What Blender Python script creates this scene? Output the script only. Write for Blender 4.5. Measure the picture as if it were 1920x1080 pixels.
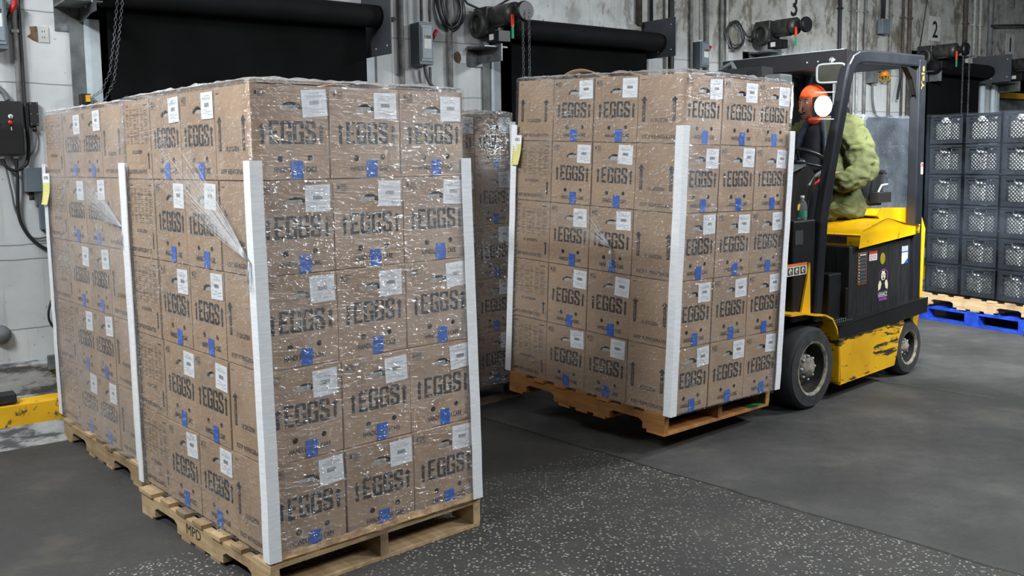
import bpy, math, random
from mathutils import Vector, Matrix, noise
from mathutils.geometry import tessellate_polygon
random.seed(7)
PI = math.pi
scene = bpy.context.scene
COL = scene.collection
for o in list(bpy.data.objects):
    bpy.data.objects.remove(o)

# ------------------------------------------------------------------ camera
F_PX, PITCH, ROLL, CAM_H, CY = 1778.80, 0.10155, -0.01388, 1.6062, 479.5
cam_d = bpy.data.cameras.new('camera'); cam_d.sensor_width = 36; cam_d.lens = F_PX/1920*36
cam_d.shift_y = -(540-CY)/1920
cam = bpy.data.objects.new('camera', cam_d); COL.objects.link(cam); scene.camera = cam
fw = Vector((0, math.cos(PITCH), -math.sin(PITCH)))
r0 = Vector((1, 0, 0)); u0 = Vector((0, math.sin(PITCH), math.cos(PITCH)))
rt = r0*math.cos(ROLL)+u0*math.sin(ROLL); up = u0*math.cos(ROLL)-r0*math.sin(ROLL)
Mc = Matrix((( rt.x, up.x, -fw.x, 0), (rt.y, up.y, -fw.y, 0), (rt.z, up.z, -fw.z, CAM_H), (0, 0, 0, 1)))
cam.matrix_world = Mc
cam_d.clip_start = 0.05; cam_d.clip_end = 200
cam_d.dof.use_dof = False

# ------------------------------------------------------------------ world, lamps, exposure
wd_ = bpy.data.worlds.new('warehouse_air'); scene.world = wd_; wd_.use_nodes = True
bg = wd_.node_tree.nodes['Background']; bg.inputs[0].default_value = (0.72, 0.86, 1.0, 1); bg.inputs[1].default_value = 0.045
def lamp(name, loc, target, sx, sy, power, col=(0.93, 0.97, 1.0), spread=PI):
    d = bpy.data.lights.new(name, 'AREA'); d.shape = 'RECTANGLE'; d.size = sx; d.size_y = sy
    d.energy = power; d.color = col; d.spread = spread
    o = bpy.data.objects.new(name, d); COL.objects.link(o); o.location = loc
    o.rotation_euler = (Vector(target)-Vector(loc)).to_track_quat('-Z', 'Y').to_euler()
    return o
lamp('overhead_area_light', (3.9, 2.9, 3.5), (0.9, 4.6, 0.9), 0.6, 0.6, 100)
lamp('overhead_area_light', (-3.2, 1.2, 4.4), (-0.4, 4.2, 0.8), 1.6, 0.3, 300)
lamp('overhead_area_light', (1.6, -0.8, 4.6), (0.4, 3.6, 0.6), 2.4, 0.3, 62)
lamp('overhead_area_light', (2.5, 4.7, 3.5), (4.35, 8.8, 1.1), 1.2, 0.4, 160, spread=1.2)  # added lamp with a narrowed spread, there to brighten the milk crates
lamp('overhead_area_light', (6.8, 6.6, 4.4), (6.2, 10.5, 2.0), 1.6, 0.4, 25)
lamp('overhead_area_light', (5.4, 5.7, 3.9), (3.0, 6.4, 0.5), 1.0, 0.6, 215)
lamp('overhead_area_light', (-3.3, 4.1, 4.0), (-1.4, 4.6, 0.9), 1.8, 0.3, 70)
scene.view_settings.view_transform = 'Standard'; scene.view_settings.look = 'None'
scene.view_settings.gamma = 1; scene.view_settings.use_curve_mapping = False
scene.view_settings.exposure = -0.1

# ------------------------------------------------------------------ materials
MATS = {}
def srgb(r, g, b):
    f = lambda c: (c/255/12.92) if c/255 <= .04045 else ((c/255+.055)/1.055)**2.4
    return (f(r), f(g), f(b), 1)
class NT:
    def __init__(s, name):
        s.m = bpy.data.materials.new(name); s.m.use_nodes = True; s.t = s.m.node_tree
        s.b = s.t.nodes['Principled BSDF']; s.out = s.t.nodes['Material Output']; MATS[name] = s.m
    def n(s, t, **k):
        x = s.t.nodes.new(t)
        for a, v in k.items():
            if a in x.inputs: x.inputs[a].default_value = v
            else: setattr(x, a, v)
        return x
    def l(s, a, ai, b, bi): s.t.links.new(a.outputs[ai], b.inputs[bi])
    def coord(s, kind='Object', scale=(1, 1, 1), rot=(0, 0, 0)):
        tc = s.n('ShaderNodeTexCoord'); mp = s.n('ShaderNodeMapping'); mp.inputs['Scale'].default_value = scale; mp.inputs['Rotation'].default_value = rot
        s.l(tc, kind, mp, 0); return mp
    def noise(s, co, scale, detail=4, rough=.55, dist=0):
        x = s.n('ShaderNodeTexNoise'); x.inputs['Scale'].default_value = scale; x.inputs['Detail'].default_value = detail
        x.inputs['Roughness'].default_value = rough; x.inputs['Distortion'].default_value = dist
        s.l(co, 0, x, 'Vector'); return x
    def ramp(s, src, so, stops):
        r = s.n('ShaderNodeValToRGB'); e = r.color_ramp.elements
        while len(e) < len(stops): e.new(0.5)
        for i, (p, c) in enumerate(stops):
            e[i].position = p; e[i].color = c if len(c) == 4 else (*c, 1)
        s.t.links.new(src.outputs[so], r.inputs[0]); return r
    def mix(s, fac, a, b):   # fac/a/b: (node, out) or value
        x = s.n('ShaderNodeMix'); x.data_type = 'RGBA'
        for idx, v in ((0, fac), (6, a), (7, b)):
            if isinstance(v, tuple) and hasattr(v[0], 'outputs'): s.t.links.new(v[0].outputs[v[1]], x.inputs[idx])
            else: x.inputs[idx].default_value = v
        return (x, 2)
    def math(s, op, a, b=0., clamp=False):
        x = s.n('ShaderNodeMath'); x.operation = op; x.use_clamp = clamp
        for i, v in enumerate((a, b)):
            if isinstance(v, tuple): s.t.links.new(v[0].outputs[v[1]], x.inputs[i])
            else: x.inputs[i].default_value = v
        return (x, 0)
    def bump(s, src, so, strength, dist):
        b = s.n('ShaderNodeBump'); b.inputs['Strength'].default_value = strength; b.inputs['Distance'].default_value = dist
        s.t.links.new(src.outputs[so], b.inputs['Height']); s.l(b, 0, s.b, 'Normal'); return b
    def base(s, pair): s.t.links.new(pair[0].outputs[pair[1]], s.b.inputs['Base Color'])
W4 = lambda g: (g, g, g, 1)
def simple(name, c1, c2=None, rough=.6, metal=0., nscale=12, bump=0., bscale=80, stretch=(1, 1, 1), lo=.35, hi=.65, spec=.5, coat=0):
    t = NT(name); co = t.coord('Object', stretch); c2 = c2 or tuple(v*.8 for v in c1[:3])+(1,)
    n1 = t.noise(co, nscale, 5); r = t.ramp(n1, 0, [(lo, c2), (hi, c1)]); t.base((r, 0))
    t.b.inputs['Roughness'].default_value = rough; t.b.inputs['Metallic'].default_value = metal
    t.b.inputs['Specular IOR Level'].default_value = spec; t.b.inputs['Coat Weight'].default_value = coat
    if bump: t.bump(t.noise(co, bscale, 4), 0, bump, .004)
    return t
# cardboard: fine flute lines, mild mottling
t = NT('cardboard'); co = t.coord('Object', (1, 1, 1))
nb = t.noise(co, 5, 4); r = t.ramp(nb, 0, [(.3, srgb(160, 131, 103)), (.7, srgb(182, 152, 121))])
fl = t.coord('Object', (2, 2, 130)); nf = t.noise(fl, 3, 2); rf = t.ramp(nf, 0, [(.35, W4(.82)), (.65, W4(1))])
mx = t.n('ShaderNodeMix'); mx.data_type = 'RGBA'; mx.blend_type = 'MULTIPLY'; mx.inputs[0].default_value = .55
t.l(r, 0, mx, 6); t.l(rf, 0, mx, 7)
oi = t.n('ShaderNodeObjectInfo'); mr = t.ramp(oi, 'Random', [(0, W4(.86)), (1, W4(1))])
mx2 = t.n('ShaderNodeMix'); mx2.data_type = 'RGBA'; mx2.blend_type = 'MULTIPLY'; mx2.inputs[0].default_value = 1
t.l(mx, 2, mx2, 6); t.l(mr, 0, mx2, 7); t.base((mx2, 2)); t.b.inputs['Roughness'].default_value = .78
t.bump(nf, 0, .12, .002)
simple('cardboard_edge', srgb(150, 118, 84), srgb(110, 84, 58), .9, nscale=30, bump=.4)
simple('torn_card', srgb(196, 160, 112), srgb(140, 106, 70), .9, nscale=20, bump=.5)
t = NT('ink'); co = t.coord('Object'); n1 = t.noise(co, 55, 4, .7); r = t.ramp(n1, 0, [(.33, srgb(104, 86, 70)), (.40, srgb(34, 32, 32)), (.7, srgb(24, 24, 26))]); t.base((r, 0)); t.b.inputs['Roughness'].default_value = .75
simple('hole_dark', srgb(30, 26, 24), rough=.9)
simple('pulp', srgb(196, 196, 190), srgb(120, 120, 116), .9, nscale=25, bump=.5)
simple('label_paper', srgb(236, 238, 240), srgb(226, 228, 231), .55, nscale=3)
simple('print_grey', srgb(120, 122, 126), rough=.7)
simple('print_light', srgb(178, 180, 184), rough=.7)
simple('blue_tape', srgb(12, 98, 196), srgb(8, 78, 172), .38, nscale=30, bump=.3)
simple('edge_board', srgb(238, 240, 242), srgb(222, 225, 228), .35, nscale=4, stretch=(4, 4, 40), bump=.15, bscale=20)
t = simple('yellow_paper', srgb(222, 216, 140), srgb(212, 206, 124), .6)
def wood(name, a, b, dark):
    t = NT(name); co = t.coord('Object', (9, 1.2, 9)); n1 = t.noise(co, 3.2, 6, .6, .6); r = t.ramp(n1, 0, [(.3, b), (.66, a)])
    c2 = t.coord('Object'); n2 = t.noise(c2, 3.4, 5, .6); r2 = t.ramp(n2, 0, [(.52, W4(0)), (.75, W4(1))])
    m = t.mix((r2, 0), (r, 0), dark)
    oi = t.n('ShaderNodeObjectInfo'); mr = t.ramp(oi, 'Random', [(0, W4(.62)), (1, W4(1))])
    x = t.n('ShaderNodeMix'); x.data_type = 'RGBA'; x.blend_type = 'MULTIPLY'; x.inputs[0].default_value = 1
    t.t.links.new(m[0].outputs[2], x.inputs[6]); t.l(mr, 0, x, 7); t.base((x, 2))
    t.b.inputs['Roughness'].default_value = .8; t.bump(n1, 0, .25, .003)
wood('pallet_wood', srgb(208, 180, 138), srgb(168, 138, 100), srgb(112, 92, 68))
wood('pallet_orange', srgb(190, 132, 70), srgb(150, 98, 46), srgb(96, 64, 34))
wood('pallet_grey', srgb(150, 130, 108), srgb(118, 98, 78), srgb(70, 58, 46))
simple('pallet_green', srgb(40, 128, 74), srgb(24, 92, 52), .7)
simple('pallet_blue', srgb(26, 74, 190), srgb(12, 44, 140), .6, nscale=9)
# black / metals / plastics
simple('black_paint', srgb(22, 22, 23), srgb(14, 14, 15), .45, nscale=8, bump=.05)
simple('black_satin', srgb(36, 38, 42), srgb(27, 29, 33), .32, nscale=5)
simple('battery_black', srgb(44, 45, 45), srgb(26, 27, 27), .5, nscale=6, stretch=(8, 8, .8), lo=.4, hi=.72)
simple('rubber', srgb(38, 39, 41), srgb(26, 27, 28), .8, nscale=14, bump=.25, bscale=60)
simple('tyre_wall', srgb(58, 58, 59), srgb(36, 36, 37), .85, nscale=10, bump=.2, bscale=40)
simple('rim_paint', srgb(150, 144, 128), srgb(84, 78, 68), .65, nscale=22, lo=.36, hi=.60, bump=.3)
simple('dirty_dark', srgb(42, 38, 34), srgb(20, 18, 16), .8, nscale=20, bump=.4)
simple('curtain', srgb(20, 21, 21), srgb(15, 16, 16), .95, nscale=3, spec=.05)
simple('tube_black', srgb(19, 20, 21), srgb(12, 13, 14), .75, nscale=3, spec=.15)
simple('bracket_grey', srgb(58, 62, 68), srgb(48, 51, 56), .55, nscale=6)
simple('steel', srgb(128, 132, 134), srgb(84, 88, 90), .45, .6, nscale=14)
simple('galv', srgb(188, 200, 204), srgb(158, 172, 178), .5, .15, nscale=18)
simple('jamb_white', srgb(196, 206, 210), srgb(172, 184, 190), .5, nscale=7)
simple('jamb_grey', srgb(104, 108, 108), srgb(74, 78, 78), .6, nscale=9)
simple('conduit', srgb(118, 118, 114), srgb(84, 84, 82), .7, .1, nscale=20)
simple('conduit_white', srgb(166, 167, 163), srgb(130, 131, 127), .7, nscale=20)
simple('box_grey', srgb(96, 106, 112), srgb(82, 92, 98), .45, nscale=6)
simple('box_face', srgb(118, 130, 138), srgb(104, 116, 124), .4, nscale=6)
simple('cable_black', srgb(30, 31, 32), rough=.55)
simple('cable_grey', srgb(96, 98, 100), rough=.6)
simple('motor_metal', srgb(66, 66, 64), srgb(40, 40, 39), .45, .35, nscale=14, bump=.1)
simple('red_plastic', srgb(176, 26, 30), rough=.4)
simple('red_tag', srgb(222, 62, 40), rough=.6)
simple('green_tag', srgb(24, 146, 100), rough=.6)
simple('white_plastic', srgb(222, 226, 228), rough=.4)
simple('brick_brown', srgb(120, 96, 76), srgb(78, 60, 48), .9, nscale=20, bump=.6, bscale=40)
simple('brown_rust', srgb(74, 66, 57), srgb(46, 40, 35), .85, nscale=9)
simple('milk', srgb(250, 250, 244), srgb(244, 244, 238), .45, nscale=8)
simple('cap_blue', srgb(60, 110, 170), rough=.4)
simple('crate_black', srgb(26, 30, 36), srgb(19, 22, 27), .5, nscale=6)
simple('crate_red', srgb(150, 44, 60), srgb(120, 30, 46), .5, nscale=6)
simple('cowl_grey', srgb(120, 126, 126), srgb(100, 106, 106), .5)
simple('mirror_frame', srgb(150, 152, 150), rough=.5)
t = simple('mirror_glass', srgb(150, 146, 136), rough=.12, metal=.9)
t = simple('olive', srgb(94, 99, 58), srgb(68, 73, 40), .9, nscale=7)
nz = t.noise(t.coord('Object', (1, 1, 1.8), (.4, .3, 0)), 7, 3, .5, .8); t.bump(nz, 0, 1.0, .02)
simple('olive_dark', srgb(66, 70, 42), rough=.9)
simple('orange_knit', srgb(244, 86, 30), srgb(226, 66, 20), .85, nscale=40, bump=.5, bscale=160)
simple('black_knit', srgb(26, 27, 30), rough=.95, bump=.4, bscale=120)
simple('slate_cloth', srgb(58, 66, 80), srgb(42, 48, 60), .85, nscale=8, bump=.3, bscale=30)
simple('vest_cloth', srgb(34, 38, 46), srgb(24, 27, 33), .8, nscale=8, bump=.3, bscale=30)
simple('skin', srgb(150, 104, 84), srgb(132, 88, 70), .55, nscale=9)
simple('glove', srgb(170, 90, 70), srgb(140, 70, 54), .8)
simple('eye_white', srgb(220, 214, 208), rough=.3)
simple('seat_vinyl', srgb(30, 30, 32), rough=.5, bump=.1)
simple('dark_trousers', srgb(32, 34, 40), rough=.9)
simple('sign_plate', srgb(178, 180, 176), srgb(160, 162, 158), .6)
simple('sign_ink', srgb(22, 22, 24), rough=.6)
simple('sticker_red', srgb(200, 60, 40), rough=.5)
simple('sticker_white', srgb(214, 214, 212), rough=.5)
simple('sticker_blue', srgb(40, 80, 160), rough=.5)
simple('sticker_dark', srgb(56, 58, 58), rough=.5)
simple('sticker_purple', srgb(120, 70, 140), rough=.5)
simple('sticker_yellow', srgb(150, 136, 30), rough=.5)
simple('sticker_orange', srgb(214, 110, 50), rough=.5)
simple('cream', srgb(214, 206, 176), rough=.6)
simple('yale_gold', srgb(160, 132, 56), rough=.5)
simple('bottle_green', srgb(60, 140, 110), rough=.4)
simple('amber', srgb(220, 120, 20), rough=.35)
simple('cage_yellow', srgb(190, 160, 30), rough=.5)
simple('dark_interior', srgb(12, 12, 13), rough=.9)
simple('trailer_red', srgb(110, 24, 18), rough=.6)
simple('string_green', srgb(96, 130, 106), rough=.8)
simple('white_plastic_bag', srgb(190, 200, 222), rough=.35, bump=.8, bscale=40)
# worn yellow paint with scrapes
def worn_yellow(name, lo, hi, st=(1, 1, 1), sc=5., rough=.35, scr=srgb(50, 44, 38)):
    t = NT(name); co = t.coord('Object', st); n1 = t.noise(co, sc, 7, .68, .3); r = t.ramp(n1, 0, [(lo, W4(1)), (hi, W4(0))])
    n2 = t.noise(t.coord('Object'), 3, 4); rc = t.ramp(n2, 0, [(.3, srgb(206, 150, 12)), (.7, srgb(238, 186, 22))])
    m = t.mix((r, 0), (rc, 0), scr); t.base(m); t.b.inputs['Roughness'].default_value = rough; t.bump(n1, 0, .12, .003)
worn_yellow('hood_yellow', .365, .375, (1, 1, 1), 6., .25)
worn_yellow('skirt_yellow', .40, .44, (1.2, 1, 7), 2.6, .5)
worn_yellow('curb_yellow', .36, .40, (1, 1, 1), 9., .7, srgb(92, 80, 50))
worn_yellow('plain_yellow', .2, .22, (1, 1, 1), 6., .4)
t = NT('clear_bottle'); t.b.inputs['Transmission Weight'].default_value = .9; t.b.inputs['Roughness'].default_value = .05; t.b.inputs['Base Color'].default_value = (.85, .92, .95, 1)
t = NT('lamp_glow'); t.b.inputs['Emission Color'].default_value = (.95, 1, 1, 1); t.b.inputs['Emission Strength'].default_value = 40
# stretch film: clear, shiny, crinkled plastic
def film(name, haze0, haze1, gloss, tint, rot, fz=26., fx=4., bd=.010, sA=.60, sB=.62, amt=.55):
    t = NT(name); nt = t.t; nt.nodes.remove(t.b)
    ca = t.coord('Object', (1, 1, 1), rot); mp = t.n('ShaderNodeMapping'); mp.inputs['Scale'].default_value = (fx, fx, fz); t.l(ca, 0, mp, 0)
    n1 = t.noise(mp, 3.0, 3, .6, .5)
    cb = t.coord('Object', (1, 1, 1), (rot[0]*1.8+.5, rot[1]*1.8-.3, .3)); mb = t.n('ShaderNodeMapping'); mb.inputs['Scale'].default_value = (fx*3.0, fx*3.0, fz*.9); t.l(cb, 0, mb, 0)
    n2 = t.noise(mb, 3.0, 2, .55, .8)
    big = t.noise(t.coord('Object', (1, 1, 1.6)), 1.7, 3, .55, .4)
    hs = t.math('ADD', (n1, 0), t.math('MULTIPLY', (n2, 0), .7))
    bp = t.n('ShaderNodeBump'); bp.inputs['Strength'].default_value = 1; bp.inputs['Distance'].default_value = bd
    nt.links.new(hs[0].outputs[0], bp.inputs['Height'])
    tr = t.n('ShaderNodeBsdfTransparent'); tr.inputs[0].default_value = (.97, .975, .98, 1)
    gl = t.n('ShaderNodeBsdfGlossy'); gl.inputs['Roughness'].default_value = .13; gl.inputs[0].default_value = (1, 1, 1, 1); t.l(bp, 0, gl, 'Normal')
    df = t.n('ShaderNodeBsdfTranslucent'); df.inputs[0].default_value = tint
    d2 = t.n('ShaderNodeBsdfDiffuse'); d2.inputs[0].default_value = tint
    dm = t.n('ShaderNodeMixShader'); dm.inputs[0].default_value = .2; t.l(d2, 0, dm, 1); t.l(df, 0, dm, 2)
    patch = t.ramp(big, 0, [(.36, W4(.25)), (.66, W4(1))])
    s1 = t.ramp(n1, 0, [(sA, W4(0)), (sA+.05, W4(1))]); s2 = t.ramp(n2, 0, [(sB, W4(0)), (sB+.04, W4(1))])
    sk = t.math('MAXIMUM', t.math('MULTIPLY', (s1, 0), .6), (s2, 0)); sk = t.math('MULTIPLY', sk, (patch, 0))
    gf = t.math('ADD', t.math('MULTIPLY', sk, gloss*3.6), gloss*.5, True)
    br = t.ramp(big, 0, [(.36, W4(haze0)), (.70, W4(haze1))])
    hz = t.math('ADD', t.math('MULTIPLY', sk, amt), (br, 0), True)  # crease streaks mixed in as pale colour, standing in for glints
    m1 = t.n('ShaderNodeMixShader'); nt.links.new(hz[0].outputs[0], m1.inputs[0]); t.l(tr, 0, m1, 1); t.l(dm, 0, m1, 2)
    m2 = t.n('ShaderNodeMixShader'); nt.links.new(gf[0].outputs[0], m2.inputs[0]); t.l(m1, 0, m2, 1); t.l(gl, 0, m2, 2)
    t.l(m2, 0, t.out, 0)
film('film_hazy', .10, .30, .16, (.76, .76, .78, 1), (.2, -.05, 0), 38., 5., .0055, .60, .62, .5)
film('film_clear', .015, .08, .19, (.80, .81, .84, 1), (.16, -.05, 0), 40., 5., .0055, .60, .62, .55)
film('film_rim', .30, .55, .30, (.88, .89, .92, 1), (.5, .3, 0), 30., 12., .012, .5, .5, .5)
film('film_streaky', .03, .12, .42, (.78, .79, .82, 1), (.1, .03, 0), 44., 4., .008, .55, .57, .65)
film('film_crate', .0, .055, .05, (.36, .45, .56, 1), (.05, 0, 0), 24., 3., .006, .64, .7, .15)
film('film_crate_heavy', .12, .38, .16, (.50, .58, .68, 1), (1.2, 1.2, 0), 20., 5., .010, .62, .60, .4)

# floor: two worn slabs meeting at a long joint
t = NT('floor_concrete'); co = t.coord('Object')
def linefn(t, nx, ny, c):
    sx = t.n('ShaderNodeSeparateXYZ'); t.l(t.coord('Object'), 0, sx, 0)
    return t.math('ADD', t.math('ADD', t.math('MULTIPLY', (sx, 0), nx), t.math('MULTIPLY', (sx, 1), ny)), -c)
wob = t.noise(co, 3.0, 4); wv = t.math('MULTIPLY', t.math('ADD', (wob, 0), -.5), .05)
L1 = t.math('ADD', linefn(t, .737, .675, 3.765), wv)
L2 = linefn(t, -.58, .814, 3.90)
n1 = t.noise(co, 1.1, 7, .62); n2 = t.noise(co, 9, 6, .7); n3 = t.noise(co, 60, 3, .6)
smooth_c = t.ramp(n1, 0, [(.28, srgb(54, 54, 53)), (.5, srgb(72, 72, 70)), (.72, srgb(98, 98, 95))])
rough_c = t.ramp(n1, 0, [(.30, srgb(50, 50, 49)), (.7, srgb(76, 75, 72))])
side = t.ramp(t.math('MULTIPLY', t.math('ADD', L1, .004), 60, True)[0], 0, [(0, W4(0)), (1, W4(1))])
c1 = t.mix((side, 0), (rough_c, 0), (smooth_c, 0))
vo = t.n('ShaderNodeTexVoronoi'); vo.inputs['Scale'].default_value = 58; vo.feature = 'F1'; vo.inputs['Randomness'].default_value = 1; wc = t.n('ShaderNodeVectorMath'); wc.operation = 'ADD'; wn = t.noise(co, 90, 2, .5); wm = t.n('ShaderNodeVectorMath'); wm.operation = 'SCALE'; wm.inputs['Scale'].default_value = .022; t.l(wn, 'Color', wm, 0); t.l(co, 0, wc, 0); t.l(wm, 0, wc, 1); t.l(wc, 0, vo, 'Vector')
sp = t.ramp(vo, 'Distance', [(.24, W4(1)), (.34, W4(0))])
pick = t.n('ShaderNodeSeparateColor'); t.l(vo, 'Color', pick, 0)
pk = t.ramp(pick, 0, [(.34, W4(0)), (.44, W4(1))])
pm = t.ramp(t.noise(co, .9, 4), 0, [(.32, W4(.12)), (.52, W4(1))])
spm = t.math('MULTIPLY', (sp, 0), (pk, 0)); spm = t.math('MULTIPLY', spm, (pm, 0))
inv = t.math('SUBTRACT', 1., (side, 0)); l2s = t.math('MULTIPLY', L2, -30, True)
spm = t.math('MULTIPLY', t.math('MULTIPLY', spm, inv), l2s); spm = t.math('MULTIPLY', spm, .95)
c2 = t.mix(spm, c1, srgb(176, 174, 164))
fine = t.ramp(n3, 0, [(.3, W4(.72)), (.7, W4(1.0))])
x = t.n('ShaderNodeMix'); x.data_type = 'RGBA'; x.blend_type = 'MULTIPLY'; x.inputs[0].default_value = .8
t.t.links.new(c2[0].outputs[2], x.inputs[6]); t.l(fine, 0, x, 7)
ab = t.math('ABSOLUTE', L1); cr = t.math('SUBTRACT', 1., t.math('MULTIPLY', ab, 75, True), True)
crm = t.math('MULTIPLY', cr, 1.0)
c3 = t.mix(crm, (x, 2), srgb(12, 12, 12)); 
rust = t.ramp(t.noise(co, 2.2, 6, .7), 0, [(.56, W4(0)), (.72, W4(.35))])
c3 = t.mix((rust, 0), c3, srgb(98, 90, 76)); t.base(c3)
rr = t.ramp(n2, 0, [(.3, W4(.52)), (.7, W4(.8))]); t.l(rr, 0, t.b, 'Roughness')
t.bump(n2, 0, .18, .006)

# painted block wall with seams, flakes and grime
def wallmat(name, clean, grime_hi):
    t = NT(name); co = t.coord('Object'); sx = t.n('ShaderNodeSeparateXYZ'); t.l(co, 0, sx, 0)
    n1 = t.noise(co, 1.6, 6, .6); r = t.ramp(n1, 0, [(.3, srgb(*[v*.84 for v in clean])), (.7, srgb(*clean))])
    pz = t.coord('Object', (1, 1, .45)); n2 = t.noise(pz, 3.6, 8, .68, .4)
    msk = t.ramp(n2, 0, [(grime_hi, W4(0)), (grime_hi+.05, W4(1))])
    up_ = t.math('MULTIPLY', t.math('ADD', (sx, 2), -2.5), 2.5, True)
    far = t.math('MULTIPLY', t.math('ADD', (sx, 0), -4.6), .35, True)
    mk = t.math('MULTIPLY', (msk, 0), t.math('MULTIPLY', up_, far))
    c = t.mix(mk, (r, 0), srgb(92, 84, 72))
    reg = t.math('MULTIPLY', up_, far, True); nm = t.noise(co, 5.5, 8, .72, .3); rm = t.ramp(nm, 0, [(.36, srgb(84, 82, 74)), (.46, srgb(132, 131, 123)), (.66, srgb(158, 157, 150))])
    c = t.mix(t.math('MULTIPLY', reg, .8), c, (rm, 0)); c = t.mix(t.math('MULTIPLY', mk, .6), c, srgb(84, 76, 64))
    n3 = t.noise(co, 26, 3, .6); sp = t.ramp(n3, 0, [(.29, W4(.8)), (.33, W4(0))]); c = t.mix((sp, 0), c, srgb(60, 58, 54))
    n4 = t.noise(t.coord('Object', (9, 9, .6)), 1.5, 5, .6); st = t.ramp(n4, 0, [(.55, W4(0)), (.75, W4(.45))]); c = t.mix((st, 0), c, srgb(104, 102, 98))
    wb = t.math('MULTIPLY', t.math('ADD', (t.noise(co, 4, 3), 0), -.5), .03)
    zz = t.math('ADD', (sx, 2), wb)
    for z in (2.53, 2.10, 1.13, 1.04, .62):
        g = t.math('SUBTRACT', 1., t.math('MULTIPLY', t.math('ABSOLUTE', t.math('ADD', zz, -z)), 170, True), True)
        c = t.mix(t.math('MULTIPLY', g, .8), c, srgb(42, 40, 38))
    for s in (3.71, 4.03, 6.5, 9.62):
        g = t.math('SUBTRACT', 1., t.math('MULTIPLY', t.math('ABSOLUTE', t.math('ADD', (sx, 0), -s)), 190, True), True)
        c = t.mix(t.math('MULTIPLY', g, .45), c, srgb(60, 58, 56))
    t.base(c); t.b.inputs['Roughness'].default_value = .75; t.bump(n2, 0, .25, .01)
wallmat('wall_paint', (204, 207, 207), .53)
t = NT('worn_strip'); co = t.coord('Object'); n = t.noise(t.coord('Object', (1, 3, 3)), 4, 7, .7); r = t.ramp(n, 0, [(.42, srgb(74, 74, 74)), (.52, srgb(150, 152, 152)), (.8, srgb(170, 172, 172))]); t.base((r, 0)); t.b.inputs['Roughness'].default_value = .85; t.bump(n, 0, .3, .01)

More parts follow.
